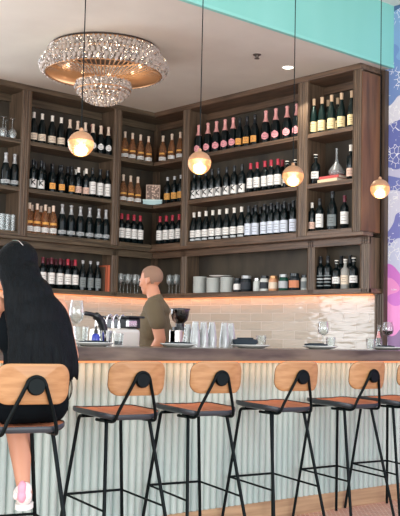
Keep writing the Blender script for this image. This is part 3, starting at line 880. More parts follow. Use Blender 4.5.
k = 0
for px, d, n, r, nm in ((199.8, .18, 9, .072, 'tall stack of grey bowls at the left end'), (213.8, .18, 8, .078, 'middle stack of grey bowls under the white plate'), (227, .18, 8, .07, 'right-hand stack of grey bowls under the white plate')):
    p = bay_point('R', px, ZD + .001, d)
    for q in range(n):
        bm_h = .0185
        if k == 0:
            bm = bmesh.new(); lathe(bm, [(0, 0), (.8, 0), (.97, .006), (1.0, .018), (.96, .018), (.9, .009), (0, .009)], 26); bowl0 = obj('bowl', bm, CERAMG, smooth=50)
            o = bowl0
        else: o = dup(bowl0, p, 0)
        o.location = (p.x, p.y, p.z + bm_h * q); o.scale = (r, r, 1)
        tag(o, f"grey bowl, {ORD[q]} from the bottom of the {nm.replace('stack of grey bowls ', 'stack ')}", 'bowl', 'stacked grey bowls on the bottom shelf'); k += 1
pl_ = bay_point('R', 220.5, ZD + .001 + 8 * .0185 + .004, .17)
bm = bmesh.new(); lathe(bm, plate_prof(.115, .014), 32)
tag(obj('plate', bm, CERAM, smooth=60, loc=pl_), 'white plate resting across two stacks of grey bowls', 'plate')

def jar(px, d, r, h, body, lid, label, band=None, name='jar'):
    p = bay_point('R', px, ZD + .001, d)
    t = thing(name, label, 'jar', p, -PI / 2 + .4, 'jars on the wide bay bottom shelf')
    bm = bmesh.new(); lathe(bm, [(0, 0), (r * .9, 0), (r, .006), (r, h * .68), (r * .82, h * .8), (r * .8, h * .82), (0, h * .82)], 22); obj('body', bm, body, t, smooth=50)
    bm = bmesh.new(); lathe(bm, [(0, h * .82), (r * .86, h * .82), (r * .88, h * .86), (r * .86, h), (0, h)], 22); obj('lid', bm, lid, t, smooth=40)
    if band:
        bm = bmesh.new(); patch(bm, r + .001, -1.3, 1.3, h * .15, h * .58, 0); obj('label', bm, band, t, smooth=0)


WL = LABM['white']; DK = mat('jar_dark', (34, 42, 46), .2); GJ = mat('jar_green', (24, 74, 60), .2); OJ = mat('jar_orange', (206, 150, 110), .4); WJ = mat('jar_pale', (200, 204, 198), .25)
jar(237.3, .16, .038, .135, DK, CAPM['black'], 'small dark jar with white label next to the bowls', WL)
jar(246, .17, .055, .155, DK, CAPM['silver'], 'large dark jar beside the small white-labelled jar', LABM['dark'])
jar(257, .16, .038, .125, WJ, STEEL, 'pale jar left of the two white jars', None)
jar(264.3, .15, .044, .145, WJ, CAPM['black'], 'pale jar with dark lid left of the orange jar', LABM['dark'])
jar(273.3, .16, .045, .14, OJ, GOLD, 'pale orange jar with brass lid', LABM['cream'])
jar(283.5, .15, .046, .15, GJ, CAPM['silver'], 'dark green jar with white emblem label', LABM['silver'])
jar(294.3, .15, .05, .155, DK, DK, 'dark-lidded jar with terracotta label', mat('label_terracotta', (206, 134, 98), .7))
jar(305, .2, .04, .14, WJ, DK, 'pale jar beside the post, last on the right', LABM['grey'])

# ------------------------------------------------------------------ things on the bar
def at_bar(px, v, z=BZ):
    py = 345
    for _ in range(5):
        p = hit(px, py, 1, v); c = Vector((p.x, p.y, z)) - Vector((0, 0, CAM_H)); py = 258 + FPX * c.dot(down) / c.dot(fwd)
    return Vector((p.x, p.y, z + .0005))


bm = bmesh.new(); lathe(bm, [(0, 0), (.07, 0), (.105, .012), (.118, .019), (.118, .022), (.104, .016), (.07, .006), (0, .005)], 36); pl0 = obj('plate', bm, CERAM, smooth=60)
nap0 = thing('napkin', '', 'napkin')
bm = bmesh.new(); lathe(bm, [(0, 0), (.4, 0), (.5, .16), (.48, .3), (.3, .34), (0, .3)], 16); 
for v in bm.verts: v.co = Vector((v.co.x * .17, v.co.y * .07, v.co.z * .085))
obj('folded_cloth', bm, NAPKIN, nap0, smooth=60)
bm = bmesh.new()
for v_ in (-.02, 0, .02): tube(bm, [(-.05, v_, .03), (.05, v_, .031)], .004, 6)
obj('rolled_edge', bm, NAPKIN, nap0, smooth=60)
names = ['below the blue bottle', 'beside the bartender arm', 'between the glass stack and third pendant', 'holding the empty wine glass setting', 'at the right end beside the red wine']
PL = [(93.5, 4.56), (178.5, 4.56), (250.5, 4.56), (320, 4.56), (387, 4.56)]
for i, (px, v) in enumerate(PL):
    p = at_bar(px, v); o = pl0 if i == 0 else dup(pl0, p, 0)
    o.location = p; s_ = (1.0, .95, 1.08, 1.05, 1.12)[i]; o.scale = (s_, s_, 1)
    tag(o, f"white plate on the bar {names[i]}", 'plate', 'plates set out on the bar')
for i, (px, v) in enumerate([(93.5, 4.56), (178.5, 4.56), (245, 4.56), (316, 4.56), (384, 4.56)]):
    p = at_bar(px, v); o = nap0 if i == 0 else dup(nap0, p, 0)
    o.location = (p.x, p.y, p.z + .0165); o.rotation_euler = (0, 0, -.6); o.scale = (1, 1, (.45, .45, 1.5, .7, .5)[i])
    tag(o, f"charcoal napkin on the plate {names[i]}", 'napkin', 'charcoal napkins on the plates')

bm = bmesh.new(); lathe(bm, tumbler_prof(.085, .029, .036), 22); tum0 = obj('tumbler', bm, GLASS, smooth=50)
for i, (px, v, s_, nm) in enumerate([(118, 4.66, .9, 'small tumbler between blue bottle and bartender'), (261, 4.7, 1, 'water tumbler behind the plate between second and third pendants'),
                                     (330.5, 4.68, 1, 'water tumbler beside the empty wine glass'), (370.5, 4.5, .95, 'water tumbler left of the red wine glass'), (80.5, 4.8, 1.25, 'tall tumbler right behind the seated woman arm')]):
    p = at_bar(px, v); o = tum0 if i == 0 else dup(tum0, p, 0)
    o.location = p; o.scale = (s_, s_, s_ if i != 4 else 1.3); tag(o, nm, 'glass', 'tumblers on the bar')
bm = bmesh.new(); lathe(bm, [(0, 0), (.02, 0), (.024, .012), (.02, .022), (0, .022)], 16)
tag(obj('candle', bm, BPLASTIC, smooth=50, loc=at_bar(118, 4.66) + Vector((0, 0, .0078))), 'dark little candle inside the small tumbler near the bartender', 'candle')
# metal cup
bm = bmesh.new(); lathe(bm, tumbler_prof(.09, .03, .042), 26)
tag(obj('metal_cup', bm, CHROME, smooth=50, loc=at_bar(105.5, 4.72)), 'shiny metal cup right of the blue bottle', 'cup')
# blue bottle
t = thing('dropper_bottle', 'small cobalt blue bottle with black spout on the left plate', 'bottle', at_bar(95.5, 4.70))
bm = bmesh.new(); lathe(bm, [(0, 0), (.022, 0), (.025, .004), (.025, .052), (.02, .064), (.01, .072), (0, .072)], 22); obj('body', bm, mat('cobalt_glass', (44, 56, 150), .1), t, smooth=50)
bm = bmesh.new(); lathe(bm, [(0, .072), (.012, .072), (.012, .088), (.007, .094), (.004, .115), (0, .117)], 14); obj('spout', bm, BPLASTIC, t, smooth=40)

# wine glasses on the bar
def bar_wine(px, v, H, rb, label, wine=False):
    t = thing('wine_glass', label, 'wine glass', at_bar(px, v))
    bm = bmesh.new(); wineglass(bm, H, rb); obj('glass', bm, GLASS, t, smooth=60)
    if wine:
        bm = bmesh.new(); lathe(bm, [(0, H * .5), (rb * .78, H * .592), (rb * .935, H * .68), (0, H * .68)], 20); obj('red_wine', bm, mat('red_wine', (40, 10, 22), .05), t, smooth=40)
    return t


bar_wine(323, 4.8, .2, .041, 'empty wine glass on the bar behind the fourth plate')
bar_wine(387.5, 4.77, .215, .047, 'glass of dark red wine at the right end of the bar', True)
bar_wine(75.5, 4.45, .25, .04, 'empty wine glass on the bar beside the seated woman arm')
# slender carafe with pink content
t = thing('carafe', 'slender clear carafe with pink drink in front of the fluted column', 'carafe', at_bar(378.5, 4.8))
bm = bmesh.new(); lathe(bm, [(0, .002), (.028, 0), (.031, .01), (.028, .07), (.013, .12), (.01, .16), (.016, .19), (.014, .19), (.008, .16), (.011, .12), (.026, .07), (.028, .01), (0, .006)], 18); obj('glass', bm, GLASS, t, smooth=60)
bm = bmesh.new(); lathe(bm, [(0, .09), (.0185, .09), (.0112, .12), (.009, .14), (0, .14)], 14); obj('pink_drink', bm, mat('pink_drink', (226, 120, 116), .2), t, smooth=60)

# tall stacked glasses
TG = glassmat('stacked_glass', (240, 242, 242), .12, .2, .06, .5)
bm = bmesh.new(); lathe(bm, [(0, .112), (.0185, .112), (.033, .004), (.033, 0), (.0318, 0), (.0175, .108), (0, .108)], 18); tall0 = obj('tall_glass', bm, TG, smooth=50)
k = 0
for ci, (px, v, base, n) in enumerate([(187.4, 4.7, 0, 3), (195, 4.62, 0, 4), (203.3, 4.62, 0, 4), (211.6, 4.62, 0, 4), (224, 4.64, 0, 4), (230.6, 4.72, 0, 4)]):
    p = at_bar(px, v)
    for q in range(n):
        o = tall0 if k == 0 else dup(tall0, p, 0)
        o.location = (p.x, p.y, p.z + .0165 * q); k += 1
        w_ = ['short leftmost', 'second', 'third', 'fourth', 'fifth', 'rightmost'][ci]
        tag(o, f"upturned clear glass, {ORD[q]} from the bottom of the {w_} stack on the bar", 'glass', 'upturned glasses stacked on the bar')

# ------------------------------------------------------------------ work counter things
# black gooseneck tap
def at_wc(px, v): return at_bar(px, v, WZ)


p = at_wc(102.5, 4.96)
t = thing('beer_tap', 'black curved tap rising behind the blue bottle', 'tap', p)
tip = hit(84, 313, 1, 4.96) - p
bm = bmesh.new(); tube(bm, smooth_path([(0, 0, 0), (0, 0, .2), (-.0, 0, .30), (-.03, 0, .375), (-.08, 0, .405), (tip.x, 0, tip.z)], 6), [.026] * 6 + [.026] * 6 + [.026] * 6 + [.024] * 6 + [.014] * 6 + [.009], 14); obj('spout', bm, BPLASTIC, t, smooth=60)
bm = bmesh.new(); lathe(bm, [(0, 0), (.042, 0), (.042, .012), (.034, .02), (0, .02)], 24); obj('base', bm, BPLASTIC, t, smooth=40)
# espresso machine
a = at_wc(93, 5.08); b = at_wc(126, 5.08)
t = thing('espresso_machine', 'pale steel espresso machine with black lid between the tap and the bartender', 'coffee machine', (a.x + .05, 5.08, WZ))
Wd = b.x - a.x - .03
PST = mat('pale_machine_steel', (206, 198, 188), .28, .3)
bm = bmesh.new(); box(bm, 0, Wd, -.12, .14, .05, .33); obj('body', bm, PST, t, bevel=.025)
bm = bmesh.new(); box(bm, .0, Wd, -.1, .2, .035, .05)
for u in (.03, Wd - .03):
    for v in (-.08, .12): tube(bm, [(u, v, 0), (u, v, .04)], .014, 10)
obj('drip_tray', bm, STEEL, t)
bm = bmesh.new(); box(bm, Wd - .12, Wd + .02, -.13, .17, .395, .41); box(bm, Wd - .1, Wd, -.11, .15, .33, .395); obj('lid', bm, BPLASTIC, t, bevel=.006)
bm = bmesh.new(); box(bm, Wd - .11, Wd - .04, -.125, -.1, .34, .38); obj('display', bm, STEEL, t, bevel=.003)
for kx in (.0, .05, .1):
    bm = bmesh.new(); arc = [(kx + .03 * (1 - math.cos(x)), -.05, .33 + .085 * math.sin(x)) for x in [PI * q / 10 for q in range(11)]]
    tube(bm, arc, .0065, 8); obj('steam_arm', bm, CHROME if kx != .06 else BPLASTIC, t, smooth=60)
bm = bmesh.new(); lathe(bm, [(0, 0), (.03, 0), (.03, .03), (.024, .035), (0, .035)], 18, M=Matrix.Translation((Wd - .06, .19, .24))); obj('group_head', bm, CHROME, t, smooth=50)
bm = bmesh.new(); lathe(bm, [(0, 0), (.028, 0), (.028, .02), (0, .02)], 18, M=Matrix.Translation((Wd - .06, .19, .218))); tube(bm, [(Wd - .06, .215, .23), (Wd - .06, .33, .222)], .011, 10); obj('portafilter', bm, BPLASTIC, t, smooth=50)
# steel jugs on the machine
for i, (kx, nm) in enumerate(((.01, 'steel milk jug standing on top of the espresso machine'),)):
    t2 = thing('milk_jug', nm, 'jug', (t.location.x + kx + .03, 5.15, WZ + .3305), -PI / 2)
    bm = bmesh.new(); lathe(bm, [(0, 0), (.028, 0), (.032, .01), (.03, .04), (.024, .06), (.026, .075), (.024, .075), (.022, .06), (.028, .04), (.026, .004), (0, .004)], 20); obj('body', bm, STEEL, t2, smooth=60)
    bm = bmesh.new(); tube(bm, smooth_path([(.024, 0, .065), (.05, 0, .06), (.05, 0, .03), (.03, 0, .02)], 4), .003, 6); obj('handle', bm, STEEL, t2, smooth=60)
# coffee grinder
p = at_wc(178.5, 5.1)
t = thing('coffee_grinder', 'coffee grinder with dark glass hopper to the right of the bartender', 'coffee grinder', p)
bm = bmesh.new(); box(bm, -.055, .055, -.09, .09, 0, .03); box(bm, -.045, -.012, -.05, .05, .03, .33); box(bm, .03, .045, -.05, .05, .03, .33); box(bm, -.045, .045, -.01, .06, .03, .33); obj('body', bm, mat('grinder_steel', (196, 190, 182), .3, .6), t, bevel=.006)
bm = bmesh.new(); lathe(bm, [(0, .33), (.052, .33), (.052, .35), (.03, .352), (.03, .375), (0, .375)], 24); obj('collar', bm, BPLASTIC, t, smooth=40)
bm = bmesh.new(); lathe(bm, [(.028, .375), (.05, .395), (.062, .43), (.066, .468), (.063, .468), (.058, .43), (.046, .396), (.024, .378)], 28); obj('hopper', bm, glassmat('smoked_glass', (170, 166, 160), .05, 0, .1), t, smooth=60)
bm = bmesh.new(); lathe(bm, [(0, .378), (.024, .38), (.045, .397), (.055, .425), (0, .432)], 24); obj('coffee_beans', bm, mat('coffee_beans', (52, 32, 24), .5), t, smooth=60)
bm = bmesh.new(); lathe(bm, [(0, .468), (.07, .468), (.07, .476), (.02, .48), (0, .48)], 28); obj('lid', bm, BPLASTIC, t, smooth=40)
bm = bmesh.new(); lathe(bm, [(0, .0), (.018, 0), (.018, .05), (0, .05)], 16, M=Matrix.Translation((0.01, -.04, .27))); tube(bm, [(0.02, -.04, .3), (.06, -.05, .3)], .01, 8); obj('dose_chamber', bm, mat('amber_dose', (184, 120, 58), .25), t, smooth=50)

# ------------------------------------------------------------------ pendants
GLOW = bpy.data.materials.new('ribbed_glowing_glass'); GLOW.use_nodes = True
N = GLOW.node_tree.nodes; L = GLOW.node_tree.links; B = N['Principled BSDF']
B.inputs['Base Color'].default_value = lin((226, 178, 124)); B.inputs['Roughness'].default_value = .3
B.inputs['Transmission Weight'].default_value = .75
tc = N.new('ShaderNodeTexCoord'); vo = N.new('ShaderNodeTexVoronoi'); vo.inputs['Scale'].default_value = 90; L.new(tc.outputs['Object'], vo.inputs[0])
bp = N.new('ShaderNodeBump'); bp.inputs['Strength'].default_value = .8; bp.inputs['Distance'].default_value = .003; L.new(vo.outputs[0], bp.inputs['Height']); L.new(bp.outputs[0], B.inputs['Normal'])
mr = N.new('ShaderNodeMapRange'); mr.inputs[1].default_value = 0; mr.inputs[2].default_value = .7; mr.inputs[3].default_value = .17; mr.inputs[4].default_value = .07; L.new(vo.outputs[0], mr.inputs[0])
B.inputs['Emission Color'].default_value = lin((255, 186, 124)); L.new(mr.outputs[0], B.inputs['Emission Strength'])
BULB = mat('hot_bulb', (255, 236, 200), emit=(255, 226, 180), es=2.5)


def pendant(px, py, label, ztop=ZU):
    c = hit(px, py, 1, 4.5); R = .073
    t = thing('pendant_lamp', label, 'pendant lamp', c, 0, 'globe pendant lamps over the bar')
    bm = bmesh.new(); lathe(bm, [(R * math.cos(a), R * math.sin(a)) for a in [math.radians(x) for x in range(12, 91, 6)]] + [(0, R)], 32); obj('brass_shade', bm, BRASS, t, smooth=60)
    bm = bmesh.new(); lathe(bm, [(0, -R)] + [(R * .985 * math.cos(a), R * .985 * math.sin(a)) for a in [math.radians(x) for x in range(-84, 13, 6)]], 32); obj('glass_bowl', bm, GLOW, t, smooth=60)
    bm = bmesh.new(); lathe(bm, [(0, .0), (.018, .006), (.024, .02), (.018, .036), (0, .042)], 16); o = obj('bulb', bm, BULB, t, smooth=60)
    bm = bmesh.new(); lathe(bm, [(0, R), (.012, R), (.012, R + .012), (.004, R + .02), (0, R + .02)], 14); obj('cap', bm, BRASS, t, smooth=50)
    bm = bmesh.new(); tube(bm, [(0, 0, R + .015), (0, 0, ztop - c.z)], .0032, 6); obj('cord', bm, BLACK, t)
    bm = bmesh.new(); lathe(bm, [(0, ztop - c.z), (.05, ztop - c.z), (.05, ztop - c.z - .02), (0, ztop - c.z - .022)], 20); obj('ceiling_cup', bm, BLACK, t)
    l = bpy.data.lights.new('pendant_bulb_light', 'POINT'); l.energy = .45; l.color = (1, .74, .45); l.shadow_soft_size = .03
    o = bpy.data.objects.new('pendant_bulb_light', l); link(o); o.location = c - Vector((0, 0, .03))


pendant(81, 144, 'globe pendant lamp hanging in front of the long left bay, first from left')
pendant(199.5, 163, 'globe pendant lamp above the stacked glasses, second from left')
pendant(293, 176, 'globe pendant lamp in front of the post, third from left')
pendant(380, 189, 'globe pendant lamp beside the mural, rightmost of four')

# ------------------------------------------------------------------ chandelier
cc = hit(104.5, 48, 2, ZC); CH = thing('crystal_chandelier', 'large round tiered crystal chandelier fixed to the ceiling', 'chandelier', cc)
rc = random.Random(3)
def bead_bm(bm, p, r, mi=0, stretch=1.25):
    """faceted cut-glass bead"""
    vs = []
    rot = rc.uniform(0, PI)
    top = bm.verts.new(p + Vector((0, 0, r * stretch))); bot = bm.verts.new(p - Vector((0, 0, r * stretch)))
    ring = []
    for zz, rr in ((.5, .7), (0, 1), (-.5, .7)):
        ring.append([bm.verts.new(p + Vector((r * rr * math.cos(rot + a * PI / 3 + (PI / 6 if zz == 0 else 0)), r * rr * math.sin(rot + a * PI / 3 + (PI / 6 if zz == 0 else 0)), r * stretch * zz * 1.1))) for a in range(6)])
    for i in range(6):
        j = (i + 1) % 6
        bm.faces.new([top, ring[0][i], ring[0][j]]); bm.faces.new([bot, ring[2][j], ring[2][i]])
        bm.faces.new([ring[0][i], ring[1][i], ring[0][j]]); bm.faces.new([ring[0][j], ring[1][i], ring[1][j]])
        bm.faces.new([ring[1][i], ring[2][i], ring[1][j]]); bm.faces.new([ring[1][j], ring[2][i], ring[2][j]])


# frame rings (plated metal)
bm = bmesh.new()
def ring_t(R, z, r=.006, n=64): tube(bm, [(R * math.cos(2 * PI * k / n), R * math.sin(2 * PI * k / n), z) for k in range(n)], r, 6, closed=True)


CZ = .86
b4 = bmesh.new(); lathe(b4, [(0, -.001), (.44, -.001), (.44, -.02), (.42, -.024), (0, -.024)], 48); obj('ceiling_plate', b4, mat('bronze_plate', (58, 46, 38), .5, .3), CH)
for R_, z_ in ((.45, -.03), (.47, -.122), (.49, -.128), (.475, -.262), (.22, -.34), (.225, -.42), (.19, -.45), (.15, -.49)): ring_t(R_, z_ * CZ)
obj('frame', bm, GOLD, CH, smooth=50)
for k in range(72):
    a = 2 * PI * k / 72
    bm = bmesh.new(); tube(bm, [(.47 * math.cos(a), .47 * math.sin(a), -.255 * CZ), (.2 * math.cos(a), .2 * math.sin(a), -.335 * CZ)], .005, 5); obj('rod', bm, GOLD, CH)
beads = []
def tier(R, z, r, n, off=0):
    for k in range(n):
        a = 2 * PI * (k + off) / n; beads.append((Vector((R * math.cos(a), R * math.sin(a), z)), r, a))


rows_ = [(.455, -.045, .018, 76), (.462, -.078, .019, 76), (.47, -.106, .011, 110), (.505, -.145, .02, 80), (.518, -.185, .022, 74), (.51, -.222, .021, 74), (.488, -.248, .019, 72),
         (.215, -.35, .019, 34), (.224, -.38, .018, 36), (.222, -.408, .016, 40), (.205, -.432, .019, 33), (.185, -.462, .018, 30), (.16, -.488, .018, 26), (.13, -.512, .017, 22), (.09, -.53, .017, 16), (.05, -.54, .017, 9), (0, -.548, .02, 1)]
for i, (R_, z_, r_, n_) in enumerate(rows_): tier(R_, z_ * CZ, r_ * .93, n_, .5 * (i % 2))
camdir = (Vector((0, 0, CAM_H)) - cc).normalized()
beads.sort(key=lambda b: -(b[0].dot(camdir) + b[1] * 20))
for p_, r_, a_ in beads[:100]:
    bm = bmesh.new(); bead_bm(bm, Vector((0, 0, 0)), r_); obj('crystal', bm, CRYSTALW if rc.random() < .5 else CRYSTAL, CH, loc=p_)
bm = bmesh.new(); n0 = 0
for p_, r_, a_ in beads[100:]:
    f0 = len(bm.faces); bead_bm(bm, p_, r_)
    mi_ = 0 if rc.random() < .55 else 1
    bm.faces.ensure_lookup_table()
    for f in bm.faces[f0:]: f.material_index = mi_
o = obj('crystals', bm, [CRYSTALW, CRYSTAL], CH); o['kind'] = 'stuff'
for (a, R_, z_, e_) in [(q * PI / 4, .3, -.15, .75) for q in range(8)] + [(0.6, .0, -.38, .8)]:
    l = bpy.data.lights.new('chandelier_bulb_light', 'POINT'); l.energy = e_; l.color = (1, .84, .66); l.shadow_soft_size = .03
    o = bpy.data.objects.new('chandelier_bulb_light', l); link(o); o.location = cc + Vector((R_ * math.cos(a), R_ * math.sin(a), z_))
    bm = bmesh.new(); lathe(bm, [(0, -.02), (.014, -.008), (.012, .01), (.006, .02), (0, .02)], 10); obj('bulb', bm, BULB, CH, loc=(R_ * math.cos(a), R_ * math.sin(a), z_), smooth=60)

# ------------------------------------------------------------------ ceiling fittings
p = hit(288, 67.5, 2, ZC)
t = thing('recessed_downlight', 'round lit recessed downlight in the soffit ceiling', 'ceiling light', p)
bm = bmesh.new(); lathe(bm, [(.045, -.002), (.06, -.002), (.062, 0.0), (.045, 0.0)], 28); obj('rim', bm, CERAM, t)
bm = bmesh.new(); lathe(bm, [(0, -.001), (.046, -.001)], 28); obj('lens', bm, mat('downlight_lens', (255, 250, 235), emit=(255, 244, 220), es=6), t)
l = bpy.data.lights.new('downlight', 'SPOT'); l.energy = 30; l.spot_size = 2.0; l.color = (1, .9, .75); o = bpy.data.objects.new('downlight', l); link(o); o.location = p - Vector((0, 0, .02))
p = hit(257, 54.5, 2, ZC)
t = thing('ceiling_sprinkler', 'small dark ceiling sprinkler left of the downlight', 'sprinkler', p)
bm = bmesh.new(); lathe(bm, [(0, 0), (.035, 0), (.033, -.006), (.015, -.008), (.012, -.03), (0, -.03)], 20); obj('escutcheon', bm, mat('dull_bronze', (80, 70, 62), .4, .5), t, smooth=40)
bm = bmesh.new(); lathe(bm, [(0, -.034), (.022, -.034), (.022, -.037), (0, -.038)], 16); tube(bm, [(-.012, 0, -.008), (-.015, 0, -.022), (0, 0, -.036)], .003, 6); tube(bm, [(.012, 0, -.008), (.015, 0, -.022), (0, 0, -.036)], .003, 6); obj('deflector', bm, mat('dull_bronze', (80, 70, 62)), t)

# ------------------------------------------------------------------ people
def capsule(bm, p, q, r0, r1, n=14):
    """closed tapered limb piece with round ends"""
    p, q = Vector(p), Vector(q); d = q - p; Ln = d.length; d.normalize()
    M = Matrix.Translation(p) @ d.to_track_quat('Z', 'Y').to_matrix().to_4x4()
    pr = [(0, -r0)] + [(r0 * math.cos(a), r0 * math.sin(a)) for a in (-1.1, -.7, -.3)] + [(r0, 0), (r1, Ln)] + [(r1 * math.cos(a), Ln + r1 * math.sin(a)) for a in (.3, .7, 1.1)] + [(0, Ln + r1)]
    lathe(bm, pr, n, M=M)


def ellipsoid(bm, c, r, rot=(0, 0, 0)):
    M = Matrix.Translation(Vector(c)) @ Euler(rot).to_matrix().to_4x4() @ Matrix.Diagonal((r[0], r[1], r[2], 1))
    lathe(bm, [(0, -1)] + [(math.cos(a), math.sin(a)) for a in [math.radians(x) for x in range(-75, 76, 15)]] + [(0, 1)], 20, M=M)


def blob(name, bm, m, parent=None, voxel=.008, smooth=6, shell=0, loc=None):
    """fuse overlapping shapes into ONE continuous skin"""
    me = bpy.data.meshes.new(name); bmesh.ops.recalc_face_normals(bm, faces=bm.faces[:]); bm.to_mesh(me); bm.free()
    o = bpy.data.objects.new(name, me); COL.objects.link(o)
    r = o.modifiers.new('r', 'REMESH'); r.mode = 'VOXEL'; r.voxel_size = voxel; r.use_smooth_shade = True
    s = o.modifiers.new('s', 'SMOOTH'); s.iterations = smooth; s.factor = .5
    dg = bpy.context.evaluated_depsgraph_get(); me2 = bpy.data.meshes.new_from_object(o.evaluated_get(dg)); me2.name = name
    o.modifiers.clear(); o.data = me2; bpy.data.meshes.remove(me)
    me2.materials.clear(); me2.materials.append(m)
    for p_ in me2.polygons: p_.use_smooth = True
    if parent is not None: o.parent = parent
    if loc is not None: o.location = loc
    return o


def hand(bm, wrist, d, palm_n, side, curl=.5, s=1):
    """palm with four unequal bent fingers and a thumb leaving its side; d: direction, palm_n: where the palm faces, side +1/-1 thumb side"""
    w = Vector(wrist); d = Vector(d).normalized(); pn = Vector(palm_n); pn = (pn - d * pn.dot(d)).normalized(); x = d.cross(pn) * side
    for k in range(4):
        base = w + (d * .02 + x * (.027 - .018 * k) * .6) * s; kn = w + (d * .085 + x * (.03 - .02 * k)) * s
        capsule(bm, base, kn, .0135 * s, .0115 * s, 8)
        Lf = (.042, .047, .044, .034)[k] * s; ang = curl * .7; q = kn
        for j, (fl, rr) in enumerate(((1, .0092), (.65, .0085), (.5, .0075))):
            dd = (d * math.cos(ang) + pn * math.sin(ang)); q2 = q + dd * Lf * fl
            capsule(bm, q, q2, rr * s * 1.05, rr * s, 8); q = q2; ang += curl * 1.0
    t0 = w + (d * .025 + x * .026) * s; t1 = t0 + (d * .032 + x * .028 + pn * .014 * (1 + curl)) * s; t2 = t1 + (d * .03 + x * .004 + pn * .016 * (1 + curl)) * s
    capsule(bm, t0, t1, .013 * s, .0105 * s, 8); capsule(bm, t1, t2, .0105 * s, .0085 * s, 8)


def head(bm, c, yaw_, pitch_, s=1, female=False):
    """skull, jaw, brow, nose, lips, chin, ears; c is the centre, facing +y before the turn"""
    Mh = Matrix.Translation(Vector(c)) @ Matrix.Rotation(yaw_, 4, 'Z') @ Matrix.Rotation(pitch_, 4, 'X') @ Matrix.Scale(s, 4)
    def E_(p, r, rot=(0, 0, 0)):
        b2 = bmesh.new(); ellipsoid(b2, p, r, rot)
        for v in b2.verts: v.co = Mh @ v.co
        me = bpy.data.meshes.new('t'); b2.to_mesh(me); b2.free(); bm.from_mesh(me); bpy.data.meshes.remove(me)
    E_((0, -.012, .03), (.074, .092, .085)); E_((0, .02, -.03), (.06, .068, .075)); E_((0, .045, -.075), (.038, .04, .034)); E_((0, .035, .0), (.064, .055, .06))
    E_((0, .082, .02), (.045, .012, .009)); E_((0, .092, -.012), (.0085, .014, .026), (-.35, 0, 0)); E_((0, .1, -.026), (.013, .012, .009))
    E_((0, .083, -.053), (.023, .01, .006)); E_((0, .08, -.063), (.02, .01, .006)); E_((0, .074, -.09), (.018, .014, .013))
    for sx in (-1, 1):
        E_((sx * .075, -.008, -.012), (.007, .017, .03), (.15, 0, sx * .35)); E_((sx * .04, .062, -.018), (.02, .02, .016))
    return Mh


SKINW = mat('skin_warm', (198, 142, 114), .5, bump=((60, 60, 60), .15, .001)); SKINM = mat('skin_tan', (186, 128, 98), .5, bump=((60, 60, 60), .15, .001))
EYE = mat('eye', (30, 24, 22), .1)
BLKC = mat('black_cotton', (8, 14, 18), .9, spec=.1); OLIVE = mat('olive_cotton', (92, 80, 60), .9, bump=((14, 14, 9), .5, .012)); DENIM = mat('dark_trousers', (38, 42, 52), .85)

# --- bartender
mp_ = hit(154.5, 320, 1, 5.57)
MAN = thing('person', 'person behind the bar with cropped hair and olive t-shirt, turned left to the coffee machine', 'person', (mp_.x, mp_.y, 0), math.radians(42.3))
hx = -.33
bm = bmesh.new()
capsule(bm, (0, -.005, 1.0), (0, -.01, 1.2), .1, .115); ellipsoid(bm, (0, .0, 1.24), (.155, .1, .15)); ellipsoid(bm, (0, -.01, 1.35), (.165, .085, .075)); ellipsoid(bm, (0, 0, .95), (.15, .105, .12))
capsule(bm, (0, -.015, 1.37), (.002, .02, 1.5), .055, .05)
HC = (.005, .035, 1.57); Mh = head(bm, HC, hx, -.16, .91)
for sx in (-1, 1):
    capsule(bm, (sx * .09, 0, .93), (sx * .1, .01, .5), .085, .056); capsule(bm, (sx * .1, .01, .5), (sx * .11, -.01, .09), .055, .036); capsule(bm, (sx * .11, -.02, .055), (sx * .12, .12, .04), .036, .03)
# near (left) arm, elbow drawn back, hand low at the work counter
capsule(bm, (-.165, -.015, 1.375), (-.205, -.075, 1.14), .052, .04); capsule(bm, (-.205, -.075, 1.14), (-.185, .04, .96), .04, .027)
hand(bm, (-.185, .045, .95), (.05, .5, -.6), (.3, -.6, -.7), 1, .5)
# far (right) arm, hand held up at the machine
capsule(bm, (.165, -.01, 1.375), (.2, .02, 1.14), .05, .04); capsule(bm, (.2, .02, 1.14), (.085, .14, 1.215), .038, .027)
hand(bm, (.078, .147, 1.22), (-.75, .55, .1), (0, -.3, -1), -1, .75)
blob('body', bm, SKINM, MAN, .0075, 4)
bm = bmesh.new()
capsule(bm, (0, -.005, .93), (0, -.01, 1.2), .118, .124); ellipsoid(bm, (0, .0, 1.24), (.168, .118, .16)); ellipsoid(bm, (0, -.012, 1.35), (.18, .1, .082)); ellipsoid(bm, (0, -.005, 1.0), (.155, .12, .15)); capsule(bm, (0, -.012, 1.38), (0, -.004, 1.425), .085, .062)
for sx, e_ in ((-1, (-.197, -.055, 1.262)), (1, (.188, .006, 1.262))): capsule(bm, (sx * .155, -.012, 1.372), e_, .068, .063)
blob('t_shirt', bm, OLIVE, MAN, .009, 3)
bm = bmesh.new()
ellipsoid(bm, (0, 0, .93), (.165, .118, .12))
for sx in (-1, 1): capsule(bm, (sx * .09, 0, .9), (sx * .1, .01, .5), .098, .07); capsule(bm, (sx * .1, .01, .5), (sx * .11, -.01, .1), .068, .06)
blob('trousers', bm, DENIM, MAN, .012, 3)
bm = bmesh.new()
for sx in (-1, 1): capsule(bm, (sx * .11, -.03, .047), (sx * .122, .13, .045), .046, .044); 
blob('shoes', bm, BLKC, MAN, .01, 2)
bm = bmesh.new()
b2 = bmesh.new(); lathe(b2, [(0, -1)] + [(math.cos(a), math.sin(a)) for a in [math.radians(x) for x in range(-80, 81, 8)]] + [(0, 1)], 36)
kill = []
